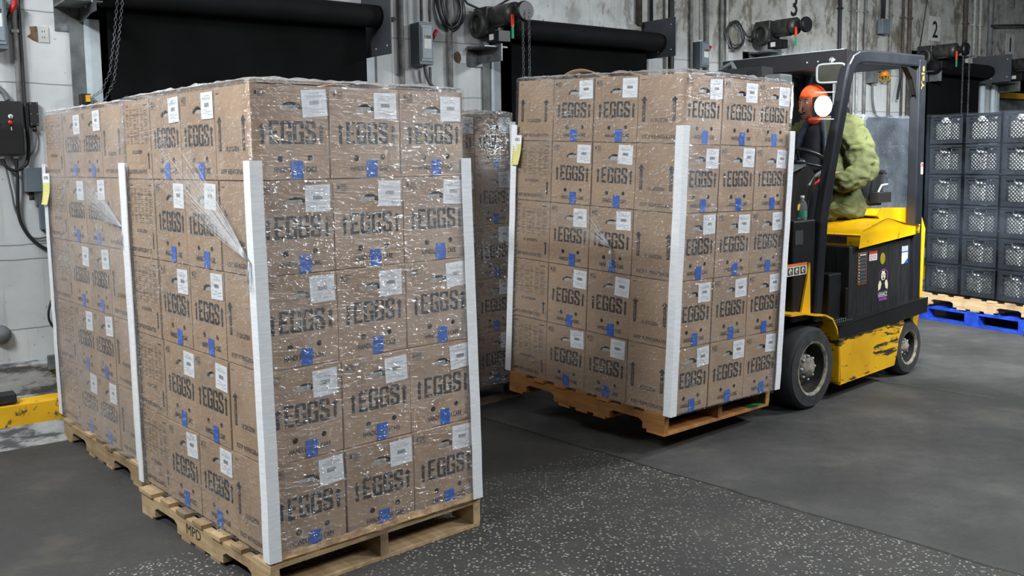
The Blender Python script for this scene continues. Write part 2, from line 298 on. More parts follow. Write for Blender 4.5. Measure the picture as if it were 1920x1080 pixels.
# ------------------------------------------------------------------ mesh helpers
class MB:
    def __init__(s): s.v = []; s.f = []; s.m = []; s.s = []; s.names = []
    def mi(s, n):
        if n not in s.names: s.names.append(n)
        return s.names.index(n)
    def add(s, vs, fs, mat, smooth=False, M=None):
        k = len(s.v); i = s.mi(mat)
        for p in vs: s.v.append((M @ Vector(p)) if M else Vector(p))
        for f in fs: s.f.append([k+a for a in f]); s.m.append(i); s.s.append(smooth)
    def box(s, lo, hi, mat, M=None):
        x0, y0, z0 = lo; x1, y1, z1 = hi
        vs = [(x0, y0, z0), (x1, y0, z0), (x1, y1, z0), (x0, y1, z0), (x0, y0, z1), (x1, y0, z1), (x1, y1, z1), (x0, y1, z1)]
        s.add(vs, [(0, 3, 2, 1), (4, 5, 6, 7), (0, 1, 5, 4), (1, 2, 6, 5), (2, 3, 7, 6), (3, 0, 4, 7)], mat, False, M)
    def prism(s, pts, axis, a0, a1, mat, M=None):
        # pts 2d in the plane of the two other axes (x: (y,z)  y: (x,z)  z: (x,y))
        def P(p, a): return {'x': (a, p[0], p[1]), 'y': (p[0], a, p[1]), 'z': (p[0], p[1], a)}[axis]
        n = len(pts); vs = [P(p, a0) for p in pts]+[P(p, a1) for p in pts]
        tr = tessellate_polygon([[Vector((p[0], p[1], 0)) for p in pts]])
        fs = [tuple(x) for x in tr]+[tuple(n+i for i in reversed(x)) for x in tr]+[(i, (i+1) % n, n+(i+1) % n, n+i) for i in range(n)]
        s.add(vs, fs, mat, False, M)
    def tube(s, path, r, mat, n=10, caps=True, M=None, closed=False):
        P = [Vector(p) for p in path]; m = len(P); R = r if isinstance(r, (list, tuple)) else [r]*m
        vs = []; prev = None
        for i, p in enumerate(P):
            a = P[i-1] if (i > 0 or closed) else P[i]; b = P[(i+1) % m] if (i < m-1 or closed) else P[i]
            tdir = (b-a).normalized()
            if prev is None:
                ref = Vector((0, 0, 1)) if abs(tdir.z) < .9 else Vector((1, 0, 0)); prev = tdir.cross(ref).normalized()
            else:
                q = prev-tdir*prev.dot(tdir); prev = q.normalized() if q.length > 1e-6 else prev
            w = tdir.cross(prev)
            for k in range(n):
                a_ = 2*PI*k/n; vs.append(p+prev*math.cos(a_)*R[i]+w*math.sin(a_)*R[i])
        fs = []
        for i in range(m if closed else m-1):
            j = (i+1) % m
            for k in range(n): fs.append((i*n+k, i*n+(k+1) % n, j*n+(k+1) % n, j*n+k))
        if caps and not closed: fs.append(tuple(range(n-1, -1, -1))); fs.append(tuple((m-1)*n+k for k in range(n)))
        s.add(vs, fs, mat, True, M)
    def strap(s, path, w, tk, mat, M=None, side=(0, 1, 0)):
        # rectangular section swept in a plane; side = direction of width
        P = [Vector(p) for p in path]; sd = Vector(side); vs = []
        for i, p in enumerate(P):
            a = P[max(i-1, 0)]; b = P[min(i+1, len(P)-1)]; d = (b-a).normalized(); nn = d.cross(sd).normalized()
            for e, g in ((-1, -1), (1, -1), (1, 1), (-1, 1)): vs.append(p+nn*(tk/2*e)+sd*(w/2*g))
        fs = []
        for i in range(len(P)-1):
            for k in range(4): fs.append((i*4+k, i*4+(k+1) % 4, i*4+4+(k+1) % 4, i*4+4+k))
        fs.append((3, 2, 1, 0)); q = (len(P)-1)*4; fs.append((q, q+1, q+2, q+3)); s.add(vs, fs, mat, False, M)
    def lathe(s, prof, mat, n=28, M=None, smooth=True, cap=True):
        vs = []; fs = []
        for r, z in prof:
            for k in range(n): a = 2*PI*k/n; vs.append((r*math.cos(a), r*math.sin(a), z))
        for i in range(len(prof)-1):
            for k in range(n): fs.append((i*n+k, i*n+(k+1) % n, (i+1)*n+(k+1) % n, (i+1)*n+k))
        if cap:
            if prof[0][0] > 1e-6: fs.append(tuple(range(n-1, -1, -1)))
            if prof[-1][0] > 1e-6: fs.append(tuple((len(prof)-1)*n+k for k in range(n)))
        s.add(vs, fs, mat, smooth, M)
    def ball(s, c, r, mat, n=14, M=None, sc=(1, 1, 1)):
        vs = []; fs = []; m = n//2
        for i in range(m+1):
            ph = PI*i/m
            for k in range(n):
                a = 2*PI*k/n; vs.append((c[0]+r*sc[0]*math.sin(ph)*math.cos(a), c[1]+r*sc[1]*math.sin(ph)*math.sin(a), c[2]+r*sc[2]*math.cos(ph)))
        for i in range(m):
            for k in range(n): fs.append((i*n+k, (i+1)*n+k, (i+1)*n+(k+1) % n, i*n+(k+1) % n))
        s.add(vs, fs, mat, True, M)
    def flat(s, polys, mat, F, eps=.0008):
        # polys: list of loops (first outer) lists in face coords; F=(origin, right, up, normal)
        o, r, u, n = F
        loops = [[Vector((p[0], p[1], 0)) for p in l] for l in polys]
        tr = tessellate_polygon(loops); allp = [p for l in polys for p in l]
        s.add([o+r*p[0]+u*p[1]+n*eps for p in allp], [tuple(x) for x in tr], mat)
    def rect(s, x0, y0, x1, y1, mat, F, eps=.0008): s.flat([[(x0, y0), (x1, y0), (x1, y1), (x0, y1)]], mat, F, eps)
    def text(s, txt, x0, y0, x1, y1, mat, F, eps=.0008, bold=0., rot=0):
        vs, fs, bb = textmesh(txt, bold); o, r, u, n = F
        w = bb[2]-bb[0]; h = bb[3]-bb[1]; out = []
        for a, b in vs:
            p = (a-bb[0])/w; q = (b-bb[1])/h
            if rot: p, q = 1-q, p
            out.append(o+r*(x0+p*(x1-x0))+u*(y0+q*(y1-y0))+n*eps)
        s.add(out, fs, mat)
    def mesh(s, name):
        me = bpy.data.meshes.new(name); me.from_pydata([tuple(p) for p in s.v], [], s.f)
        for n in s.names: me.materials.append(MATS[n])
        me.polygons.foreach_set('material_index', s.m); me.polygons.foreach_set('use_smooth', s.s); me.update(); return me
    def obj(s, name, parent=None, bevel=0, M=None):
        o = bpy.data.objects.new(name, s.mesh(name)); COL.objects.link(o)
        if parent: o.parent = parent
        if M is not None: o.matrix_local = M
        if bevel:
            b = o.modifiers.new('bevel', 'BEVEL'); b.width = bevel; b.segments = 2; b.limit_method = 'ANGLE'; b.angle_limit = .6
        return o
TXT = {}
def textmesh(txt, bold):
    k = (txt, bold)
    if k in TXT: return TXT[k]
    c = bpy.data.curves.new('t', 'FONT'); c.body = txt; c.offset = bold; c.resolution_u = 2; c.fill_mode = 'FRONT'
    o = bpy.data.objects.new('t', c); COL.objects.link(o); dg = bpy.context.evaluated_depsgraph_get(); dg.update()
    me = o.evaluated_get(dg).to_mesh(); vs = [(v.co.x, v.co.y) for v in me.vertices]; fs = [tuple(p.vertices) for p in me.polygons]
    o.evaluated_get(dg).to_mesh_clear(); bpy.data.objects.remove(o); bpy.data.curves.remove(c)
    xs = [v[0] for v in vs]; ys = [v[1] for v in vs]; TXT[k] = (vs, fs, (min(xs), min(ys), max(xs), max(ys))); return TXT[k]
def tag(o, label, cat=None, group=None, kind=None):
    if label: o['label'] = label
    if cat: o['category'] = cat
    if group: o['group'] = group
    if kind: o['kind'] = kind
    return o
def empty(name, label=None, cat=None, M=None, group=None, kind=None):
    o = bpy.data.objects.new(name, None); COL.objects.link(o); o.empty_display_size = .1
    if M is not None: o.matrix_world = M
    return tag(o, label, cat, group, kind)
def copy_tree(o, parent=None, kids=None):
    c = o.copy(); COL.objects.link(c)
    if parent: c.parent = parent
    for ch in KIDS(o): copy_tree(ch, c)
    return c
def KIDS(o): return [x for x in list(o.children)]
T = Matrix.Translation
def R(a, ax): return Matrix.Rotation(a, 4, ax)
V = Vector
X_, Y_, Z_ = V((1, 0, 0)), V((0, 1, 0)), V((0, 0, 1))
FF = lambda o: (V(o), X_, Z_, -Y_)          # front face seen from -y
FL = lambda o: (V(o), -Y_, Z_, -X_)         # face seen from -x
FR = lambda o: (V(o), Y_, Z_, X_)           # face seen from +x

# ------------------------------------------------------------------ the building
FLO = MB(); FLO.box((-9, -6, -.2), (22, 22, 0), 'floor_concrete'); fl_o = FLO.obj('floor'); tag(fl_o, 'dark worn concrete warehouse floor with a long joint', kind='structure')
TH = .65; N_ = V((-math.sin(TH), math.cos(TH), 0)); DW = 6.3487
MW = T(N_*DW) @ R(TH, 'Z')
OPEN = [(1.52, 3.54, 2.76), (4.62, 6.40, 2.76), (7.80, 9.50, 2.66), (10.95, 12.42, 2.85), (13.12, 15.4, 2.75)]
w = MB(); ZT = 4.6; s0 = -6.
for a, b, z in OPEN:
    w.box((s0, 0, 0), (a, .35, ZT), 'wall_paint'); w.box((a, 0, z), (b, .35, ZT), 'wall_paint'); s0 = b
w.box((s0, 0, 0), (20, .35, ZT), 'wall_paint')
wo = w.obj('wall_back', M=MW); tag(wo, 'grimy white painted dock wall behind the pallets', kind='structure')
def wtrim(name, label, fn, kind='structure'):
    m = MB(); fn(m); o = m.obj(name, M=MW); tag(o, label, kind=kind); return o
wtrim('trim_1', 'grey concrete plinth along the foot of the dock wall', lambda m: m.prism([(0, 0), (-.13, 0), (-.13, .20), (-.05, .22), (-.05, .40), (0, .42)], 'x', -6, 14, 'worn_strip'))
wtrim('trim_2', 'yellow painted curb along the dock wall', lambda m: m.prism([(-.30, .10), (-.13, .10), (-.13, .205), (-.16, .23), (-.30, .22)], 'x', -6, 14, 'curb_yellow'))
wtrim('trim_3', 'worn grey concrete strip sloping below the yellow curb', lambda m: m.prism([(-.43, 0), (-.13, 0), (-.13, .10), (-.305, .10), (-.36, .03)], 'x', -6, 14, 'worn_strip'))
# a raised lintel ledge above doors
wtrim('trim_4', 'painted ledge above the second dock door', lambda m: (m.box((4.9, -.03, 2.76), (6.33, 0, 2.81), 'wall_paint')))
def door(n, a, b, zt, label, left=True, right=True, tube=True, motor_off=0):
    e = empty('door_%d' % n, label, M=MW, kind='structure')
    m = MB(); m.box((a, .10, 0), (b, .115, zt+.02), 'curtain')
    m.obj('curtain', e)
    if tube:
        c = (a+.02, -.25, 2.635)
        m = MB(); m.lathe([(.0, 0), (.08, 0), (.085, .05), (.085, (b-a)*.5), (.08, b-a-.12), (.075, b-a-.08), (.0, b-a-.075)], 'tube_black', 24, T(c) @ R(PI/2, 'Y'))
        # hanging fabric from the tube down
        m.obj('roller_tube', e)
        m = MB(); m.box((a+.1, -.17, 1.0), (b-.14, -.166, 2.64), 'curtain'); m.obj('curtain', e)
    for side, flag, s in (('l', left, a), ('r', right, b)):
        if not flag: continue
        sg = -1 if side == 'l' else 1
        m = MB(); m.box((min(s, s-sg*.09), -.035, 0), (max(s, s-sg*.09), -.03+.012, 2.50), 'jamb_white'); 
        m.obj('jamb', e)
        q = .08 if side == 'l' else .03; m = MB(); m.box((min(s, s+sg*q), -.02, 0), (max(s, s+sg*q), .0, 2.50), 'jamb_grey'); m.obj('jamb_backing', e)
    return e
def plate(e, s, zl, zh, off=.42):
    m = MB(); m.prism([(0, zl), (-off, zl), (-off, zh), (0, zh)], 'x', s, s+.008, 'bracket_grey')
    for q in ((-off+.05, zh-.06), (-off+.05, zl+.06), (-off*.5, zl+.05)): m.ball((s-.001, q[0], q[1]), .007, 'galv', 8)
    m.obj('bracket_plate', e)
d1 = door(1, 1.52, 3.54, 2.76, 'dark dock doorway closed by a black roll-up curtain, left end of wall')
d2 = door(2, 4.62, 6.40, 2.76, 'dark dock doorway behind the lifted pallet')
d3 = door(3, 7.80, 9.50, 2.66, 'dock doorway behind the forklift, under sign 3', tube=False)
d4 = door(4, 10.95, 12.42, 2.85, 'dock doorway with black roller under sign 2')
plate(d1, 3.46, 2.36, 3.3); plate(d2, 6.36, 2.50, 2.84); plate(d4, 12.42, 2.50, 2.84, .5)
plate(d1, 1.50, 2.50, 3.3, .40)
e5 = empty('door_5', 'open dock doorway at the far right with a yellow bar across it', M=MW, kind='structure')
m = MB(); m.box((13.1, 1.2, 0), (16.6, 1.25, 3.2), 'dark_interior'); m.box((13.1, .35, 0), (13.12, 1.2, 3.2), 'dark_interior'); m.obj('doorway_interior', e5)  # near-black sheets put the shade of the interior into the colour
m = MB(); m.box((13.13, .14, 2.36), (15.38, .22, 2.44), 'plain_yellow'); m.obj('yellow_bar', e5)
m = MB(); m.box((13.13, .20, 2.10), (15.38, .3, 2.36), 'jamb_grey'); m.obj('lower_panel', e5)
m = MB(); m.box((13.75, .5, 1.2), (15.38, .56, 2.05), 'trailer_red'); m.obj('trailer_panel', e5)
m = MB(); m.box((13.04, -.03, 0), (13.12, 0, 2.5), 'jamb_white'); m.obj('jamb', e5)

# wall services -------------------------------------------------------
def wthing(name, label, cat, x, z, y=0, group=None): return empty(name, label, cat, MW @ T((x, y, z)), group)
def pipe(x, z0, z1, r, matn, label, off=.03, name='conduit_pipe', clips=True):
    e = wthing(name, label, 'pipe', x, z0, -off)
    m = MB(); m.tube([(0, 0, 0), (0, 0, z1-z0)], r, matn, 10); m.obj('pipe', e)
    if clips:
        for k in range(2):
            zc = (z1-z0)*(.25+.45*k); m = MB(); m.box((-r-.008, -r-.003, zc), (r+.008, off, zc+.018), matn); m.obj('pipe_clamp', e)
    return e
pipe(1.135, 1.72, 4.4, .013, 'conduit_white', 'thin white conduit beside the black control box')
pipe(3.78, .43, 4.4, .022, 'conduit', 'grey steel pipe left of the grey switch box')
pipe(3.925, 2.66, 4.4, .012, 'conduit', 'thin shiny conduit entering the top of the big switch box at left', .09)
pipe(4.00, 2.66, 4.4, .011, 'conduit', 'right of two shiny conduits entering the top of the big switch box', .09)
pipe(4.005, 1.7, 2.32, .011, 'conduit', 'short conduit dropping below the big switch box', .07)
pipe(4.22, .43, 4.4, .022, 'conduit', 'steel pipe running behind the coiled cable')
pipe(6.30, 2.80, 4.4, .03, 'brown_rust', 'rusty pipe above the right end of the second dock door')
pipe(6.46, 2.86, 4.4, .016, 'cable_black', 'thin dark pipe above the grey bracket plate')
pipe(6.72, .43, 4.4, .03, 'cable_black', 'dark vertical pipe right of the grey bracket plate')
pipe(6.66, .43, 4.4, .014, 'conduit_white', 'pale thin pipe beside the dark vertical pipe')
pipe(7.00, .43, 4.4, .016, 'conduit', 'grey pipe left of the small switch box')
pipe(7.06, 2.72, 4.4, .014, 'conduit_white', 'bright conduit entering the top of the small switch box', .09)
pipe(7.22, .43, 4.4, .024, 'conduit', 'brownish pipe right of the small switch box')
pipe(7.44, .43, 4.4, .018, 'conduit', 'grey pipe behind the second cable coil, left one')
pipe(7.52, .43, 4.4, .014, 'conduit_white', 'thin bright pipe behind the second cable coil')
pipe(9.42, .43, 4.4, .02, 'cable_black', 'dark pipe right of sign 3')
pipe(9.66, .43, 4.4, .02, 'conduit', 'grey pipe on the pier right of sign 3')
pipe(9.77, .43, 4.4, .014, 'conduit_white', 'thin bright pipe on the pier above the forklift')
pipe(9.92, .43, 4.4, .018, 'conduit', 'grey pipe left of the hanging box')
pipe(10.43, .43, 4.4, .018, 'conduit', 'grey pipe right of the caged amber lamp')
pipe(10.70, .43, 4.4, .014, 'brown_rust', 'rusty pipe left of the peeling wall patch by sign 2')
pipe(10.84, .43, 4.4, .024, 'brown_rust', 'wide brown pipe nearest the peeling patch by sign 2')
pipe(12.15, 2.86, 4.4, .03, 'brown_rust', 'dark wide pipe right of sign 2')
pipe(12.38, 2.86, 4.4, .02, 'conduit_white', 'thin pale pipe above the far roller bracket, left one')
pipe(12.53, 2.86, 4.4, .02, 'conduit_white', 'bright pipe above the far roller bracket')
pipe(12.80, 2.6, 4.4, .035, 'jamb_grey', 'wide grey post left of sign 1')
pipe(12.62, .43, 2.5, .035, 'jamb_white', 'pale post on the narrow far pier, left one', .05)
pipe(12.90, .43, 2.5, .03, 'jamb_white', 'pale post on the narrow far pier, right one', .05)

def switch_box(x, z, sx, sz, dy, label):
    e = wthing('switch_box', label, 'switch box', x, z)
    m = MB(); m.box((0, -dy, 0), (sx, -.004, sz), 'box_grey'); m.obj('enclosure', e, .004)
    m = MB(); m.box((sx*.1, -dy-.008, sz*.08), (sx*.92, -dy, sz*.94), 'box_face'); m.box((sx*.16, -dy-.014, sz*.14), (sx*.86, -dy-.007, sz*.88), 'box_face')
    F = FF((0, -dy-.014, 0)); m.rect(sx*.3, sz*.62, sx*.78, sz*.69, 'sticker_dark', F); m.rect(sx*.32, sz*.63, sx*.44, sz*.68, 'sticker_yellow', F, .0012)
    m.rect(sx*.3, sz*.38, sx*.78, sz*.61, 'sticker_white', F); m.obj('box_door', e, .003)
    m = MB(); m.tube([(sx, -dy*.6, sz*.5), (sx+.02, -dy*.6, sz*.58), (sx+.035, -dy*.62, sz*.72)], [.011, .012, .012], 'black_paint', 8)
    m.tube([(sx+.03, -dy*.62, sz*.66), (sx+.06, -dy*.66, sz*.86)], [.014, .016], 'red_plastic', 8); m.obj('handle', e)
    return e
switch_box(3.875, 2.33, .125, .315, .13, 'grey wall switch box with red handle beside the coiled cable, nearest of its kind')
switch_box(7.03, 2.46, .13, .24, .12, 'grey switch box with red handle above the lifted pallet')
switch_box(.955, 2.28, .125, .33, .13, 'grey switch box with red handle cut off at the left edge')
def coil(x, z, rx, rz, label, n=9, seed=1, tail=None):
    random.seed(seed); e = wthing('cable_coil', label, 'cable', x, z, -.05); m = MB()
    for k in range(n):
        cx, cz = random.uniform(-.025, .02), random.uniform(-.02, .02); a, b = rx*random.uniform(.78, 1.05), rz*random.uniform(.88, 1.08)
        ph = random.uniform(-.5, .5); dy = random.uniform(-.03, .03)
        pts = [(cx+a*math.cos(q)*math.cos(ph*.4)-b*math.sin(q)*math.sin(ph*.4)*.4, dy+.01*math.sin(3*q), cz+b*math.sin(q)+a*.15*math.cos(q)*ph) for q in [2*PI*i/36 for i in range(36)]]
        m.tube(pts, .005, 'cable_black' if k % 4 else 'cable_grey', 6, closed=True)
    m.obj('loops', e)
    m = MB(); m.box((-.02, -.03, rz*.9), (.02, .05, rz*.9+.02), 'steel'); m.obj('hook', e)
    if tail: m = MB(); m.tube(tail, .009, 'cable_black', 7); m.obj('tail', e)
    return e
coil(4.215, 2.80, .115, .17, 'large coil of black cable hung on the wall between the first two doors', 12, 3,
     [(.08, 0, .12), (.15, -.02, .03), (.24, -.06, -.01), (.34, -.12, 0), (.42, -.2, .06), (.46, -.3, .09)])
coil(7.62, 2.80, .13, .125, 'coil of black cable on the wall above the lifted pallet, beside the distant motor', 6, 5,
     [(.1, 0, .08), (.16, -.02, 0), (.24, -.05, -.02)])
def hoist(x, z, label, sc=1., chains=True, ylen=.42, chlen=.9):
    e = wthing('door_motor', label, 'motor', x, z); e.scale = (1.12, .95, 1.12)
    m = MB()
    Mx = T((-.03, -.15, -.02)) @ R(-PI/2, 'Y')
    m.lathe([(.03, -.05), (.06, -.05), (.10, -.03), (.10, .03), (.065, .035), (.06, 0), (.0, 0)], 'motor_metal', 24, Mx)
    m.box((-.02, -.24, -.09), (.13, -.05, .10), 'motor_metal'); m.obj('gearbox', e, .006)
    m = MB(); My = T((.06, -.24, .03)) @ R(PI/2, 'X')
    m.lathe([(.0, 0), (.065, 0), (.075, .02), (.075, .20), (.068, .22), (.075, .225), (.075, .27), (.05, .29), (0, .29)], 'motor_metal', 24, My); m.box((.02, -.42, -.045), (.10, -.28, -.035), 'motor_metal'); m.obj('motor_body', e)
    m = MB(); m.lathe([(0, .29), (.035, .29), (.035, .35), (.062, .36), (.068, .375), (.05, .385), (.068, .395), (.062, .41), (0, .41)], 'black_paint', 22, My, False); m.obj('chain_wheel', e)
    m = MB(); m.box((0, -.37, -.15), (.10, -.20, -.075), 'black_paint'); m.box((-.002, -.30, -.135), (0, -.24, -.095), 'sticker_white'); m.obj('junction_box', e, .004)
    m = MB(); m.box((-.08, -.30, -.185), (.12, -.02, -.175), 'steel'); m.box((.04, -.34, -.28), (.05, -.0, -.16), 'steel'); m.box((-.06, -.02, -.30), (.12, -.01, -.16), 'steel'); m.obj('mount_bracket', e)
    m = MB(); m.box((-.005, -.56, -.07), (.012, -.545, .01), 'red_tag'); m.obj('red_ribbon', e)
    m = MB(); m.box((-.005, -.56, -.15), (.010, -.547, -.07), 'green_tag'); m.obj('green_ribbon', e)
    if chains:
        for q, y in enumerate((-.60, -.68)):
            m = MB(); chainlinks(m, [(.06, y, .02), (.06, y, -chlen)], .0045, .022); m.obj('hand_chain', e)
    return e
def chainlinks(m, path, r, step):
    P = [V(p) for p in path]; tot = 0; pts = []
    for a, b in zip(P, P[1:]):
        L = (b-a).length; n = max(1, int(L/step))
        for k in range(n): pts.append((a+(b-a)*k/n, (b-a).normalized()))
    for i, (p, d) in enumerate(pts):
        sd = d.cross(V((0, 1, 0)) if i % 2 else V((1, 0, 0)))
        if sd.length < .1: sd = V((1, 0, 0))
        sd.normalize(); h = step*.62; w_ = r*1.9
        loop = [p+d*(h*math.cos(a))+sd*(w_*math.sin(a)) for a in [2*PI*k/8 for k in range(8)]]
        m.tube(loop, r*.42, 'steel', 4, closed=True)
hoist(4.46, 2.685, 'grey door motor with red and green ribbons above the second doorway', chlen=1.0)
hoist(7.95, 2.84, 'dark door motor under sign 3, just above the forklift roof', chains=False)
hoist(11.02, 2.78, 'dark door motor with red tag beside sign 2', chlen=1.2)
hoist(13.02, 2.72, 'farthest dark door motor beside sign 1 at right edge', chlen=1.2)
# motor shelf and chain by the first doorway
e = wthing('motor_shelf', 'steel motor shelf at the upper left of the first doorway', 'bracket', 1.36, 2.50)
m = MB(); m.box((0, -.34, .06), (.2, 0, .068), 'steel'); m.prism([(0, .06), (-.30, .06), (-.26, .0), (0, -.03)], 'x', .14, .148, 'steel'); m.box((0, -.008, -.08), (.2, 0, .3), 'steel'); m.obj('shelf_plate', e)
m = MB(); m.box((.02, -.26, .07), (.12, -.08, .24), 'motor_metal'); m.lathe([(0, 0), (.07, 0), (.07, .2), (0, .2)], 'motor_metal', 18, T((.07, -.26, .20)) @ R(PI/2, 'X')); m.obj('motor_body', e, .005)
e = wthing('hand_chain', 'long steel hand chain looped to a hook at the first doorway', 'chain', 1.60, 2.0, -.30)
m = MB(); a = V((.04, -.06, 1.2)); lp = [(.05, -.06, 1.3), (.04, -.06, .6), (.01, -.05, .35), (-.02, -.02, .15), (-.05, .05, .05), (-.10, .20, .0)]
chainlinks(m, lp, .0042, .021); chainlinks(m, [(.09, -.06, 1.3), (.07, -.06, .6), (.035, -.05, .35), (.0, -.03, .1), (-.05, .05, -.03), (-.10, .20, .0)], .0042, .021); m.obj('chain_links', e)
m = MB(); m.box((-.13, .2, -.03), (-.08, .29, .04), 'dirty_dark'); m.box((-.11, .17, -.01), (-.085, .2, .03), 'plain_yellow'); m.obj('wall_hook', e)

# control gear at the left edge
e = wthing('control_box', 'black control box with round push buttons at the left edge', 'control box', 1.02, 1.67, 0)
m = MB(); m.box((-.12, -.09, 0), (.118, -.003, .315), 'black_paint'); m.obj('enclosure', e, .006)
F = FF((0, -.09, 0)); m = MB()
m.lathe([(0, 0), (.013, 0), (.013, .006), (0, .007)], 'white_plastic', 16, T((.052, -.09, .225)) @ R(PI/2, 'X')); m.rect(.049, .217, .055, .233, 'sign_ink', F, .0085); m.obj('white_button', e)
for bx in (.048, -.022):
    m = MB(); m.lathe([(0, 0), (.014, 0), (.013, .012), (0, .013)], 'red_plastic', 16, T((bx, -.09, .19)) @ R(PI/2, 'X')); m.obj('red_button', e)
m = MB(); m.rect(.05, .145, .055, .165, 'sticker_white', F); m.obj('mark', e)
for bx in (.0, .075):
    m = MB(); m.lathe([(0, 0), (.014, 0), (.014, -.02), (0, -.02)], 'white_plastic', 14, T((bx, -.045, 0))); m.obj('cable_gland', e)
e = wthing('limit_switch', 'small black box on the wall with a thin grey cord', 'switch box', 1.185, 1.845)
m = MB(); m.box((0, -.045, 0), (.048, -.003, .14), 'black_paint')
for q in ((.006, .01), (.042, .01), (.006, .07), (.042, .07), (.006, .13), (.042, .13)): m.ball((q[0], -.045, q[1]), .003, 'galv', 6)
m.obj('enclosure', e, .004)
m = MB(); m.lathe([(.010, 0), (.014, -.03), (.008, -.035)], 'black_paint', 12, T((.026, -.022, 0))); m.obj('cable_gland', e)
m = MB(); m.tube([(.026, -.022, -.03), (.03, -.022, -.08), (.02, -.025, -.13), (-.005, -.03, -.17), (-.03, -.03, -.2)], .005, 'cable_grey', 7); m.obj('cord', e)
e = wthing('junction_box', 'plain grey steel junction box below the black control box', 'junction box', 1.13, 1.45)
m = MB(); m.box((0, -.09, 0), (.12, -.003, .145), 'box_grey'); m.obj('enclosure', e, .003)
m = MB(); m.lathe([(.0, 0), (.014, 0), (.014, -.05), (.0, -.05)], 'brown_rust', 10, T((.035, -.05, 0))); m.obj('nipple', e)
e = wthing('terminal_box', 'narrow grey terminal strip box beside the wrapped pallet edge', 'junction box', 1.205, 1.22)
m = MB(); m.box((0, -.05, 0), (.06, -.003, .15), 'box_grey')
for k in range(7): m.rect(.03, .02+k*.018, .045, .028+k*.018, 'galv', FF((0, -.05, 0)))
m.obj('enclosure', e, .002)
def cable(pts, r, matn, label, name='wall_cable'):
    e = wthing(name, label, 'cable', pts[0][0], pts[0][2]); b = V((pts[0][0], 0, pts[0][2])); m = MB()
    P = [V(p)-b for p in pts]; out = []
    for i in range(len(P)-1):
        p0, p1, p2, p3 = P[max(i-1, 0)], P[i], P[i+1], P[min(i+2, len(P)-1)]
        for k in range(6):
            tt = k/6; out.append(.5*((2*p1)+(-p0+p2)*tt+(2*p0-5*p1+4*p2-p3)*tt*tt+(-p0+3*p1-3*p2+p3)*tt**3))
    out.append(P[-1]); m.tube(out, r, matn, 8); m.obj('cable_run', e); return e
cable([(1.165, -.025, 3.2), (1.165, -.025, 2.3), (1.165, -.025, 1.9), (1.17, -.03, 1.73), (1.15, -.04, 1.62), (1.09, -.05, 1.58), (1.04, -.05, 1.60), (1.02, -.045, 1.65)], .010, 'cable_black', 'thick black cable running down beside the control box and looping under it')
cable([(1.095, -.045, 1.65), (1.095, -.04, 1.5), (1.09, -.03, 1.32), (1.13, -.025, 1.2), (1.20, -.025, 1.12), (1.30, -.025, 1.06)], .010, 'cable_black', 'black cable sagging from the control box toward the pallet stack')
cable([(1.03, -.045, 1.65), (1.06, -.04, 1.45), (1.08, -.03, 1.33), (1.15, -.02, 1.18), (1.24, -.02, 1.17)], .006, 'cable_grey', 'thin grey cable beside the sagging black cable')
cable([(.98, -.03, 2.2), (1.0, -.03, 2.1), (1.05, -.04, 2.04), (1.07, -.05, 1.99)], .016, 'cable_grey', 'thick grey flexible conduit entering the top of the control box')
cable([(3.95, -.08, 2.33), (3.97, -.08, 2.24), (4.03, -.07, 2.17), (4.12, -.06, 2.15), (4.25, -.05, 2.14)], .014, 'cable_grey', 'flexible grey conduit curving from the big switch box')
cable([(10.05, -.05, 2.43), (10.07, -.05, 2.2), (10.15, -.05, 2.05), (10.3, -.05, 2.03), (10.42, -.05, 2.06), (10.52, -.05, 2.0), (10.53, -.05, 1.85)], .012, 'cable_grey', 'grey conduit curving below the caged amber lamp')
cable([(10.62, -.05, 2.7), (10.62, -.06, 2.5), (10.55, -.08, 2.35), (10.50, -.1, 2.25)], .014, 'cable_black', 'short black cable with a plug hanging right of the amber lamp')
cable([(1.24, -.03, .78), (1.22, -.04, .72), (1.22, -.04, .66), (1.25, -.03, .6)], .007, 'cable_black', 'loop of black cable low on the wall by the pallet edge')
e = wthing('amber_lamp', 'amber warning lamp in a yellow wire cage seen through the forklift cab', 'lamp', 10.22, 2.46, 0)
m = MB(); m.ball((.04, -.07, .07), .055, 'amber', 14, None, (1, 1, .8)); m.obj('amber_dome', e)
m = MB()
for k in range(6):
    a = PI*k/6; m.tube([(.04+.075*math.cos(q)*math.cos(a), -.07+.075*math.cos(q)*math.sin(a), .05-.07*math.sin(q)) for q in [PI*i/10 for i in range(11)]], .004, 'cage_yellow', 5)
m.tube([(.04+.078*math.cos(q), -.07+.078*math.sin(q), .05) for q in [2*PI*i/20 for i in range(20)]], .005, 'cage_yellow', 5, closed=True); m.obj('wire_cage', e)
m = MB(); m.box((-.02, -.1, .1), (.10, -.004, .13), 'box_grey'); m.obj('mount', e)
e = wthing('junction_box', 'grey box left of the caged amber lamp', 'junction box', 9.98, 2.42)
m = MB(); m.box((0, -.09, 0), (.13, -.003, .22), 'jamb_grey'); m.obj('enclosure', e, .004)
e = wthing('pendant_box', 'dark box hanging on a folded cord between signs 3 and 2', 'pendant switch', 10.17, 2.99)
m = MB(); m.box((0, -.09, 0), (.15, -.02, .17), 'box_grey'); m.obj('enclosure', e, .005)
m = MB()
for k in range(4): m.tube([(.04+k*.02, -.05, .16), (.02+k*.03, -.05, .5), (.04+k*.02, -.05, 1.2)], .008, 'cable_black', 6)
m.obj('cord', e)
e = wthing('outlet_plate', 'painted-over wall outlet plate beside exposed brown brick', 'outlet', 1.265, 2.345)
m = MB(); m.box((0, -.006, 0), (.06, 0, .095), 'sign_plate')
F = FF((0, -.006, 0))
for zz in (.025, .06):
    for xx in (.022, .034): m.rect(xx, zz, xx+.003, zz+.012, 'sign_ink', F)
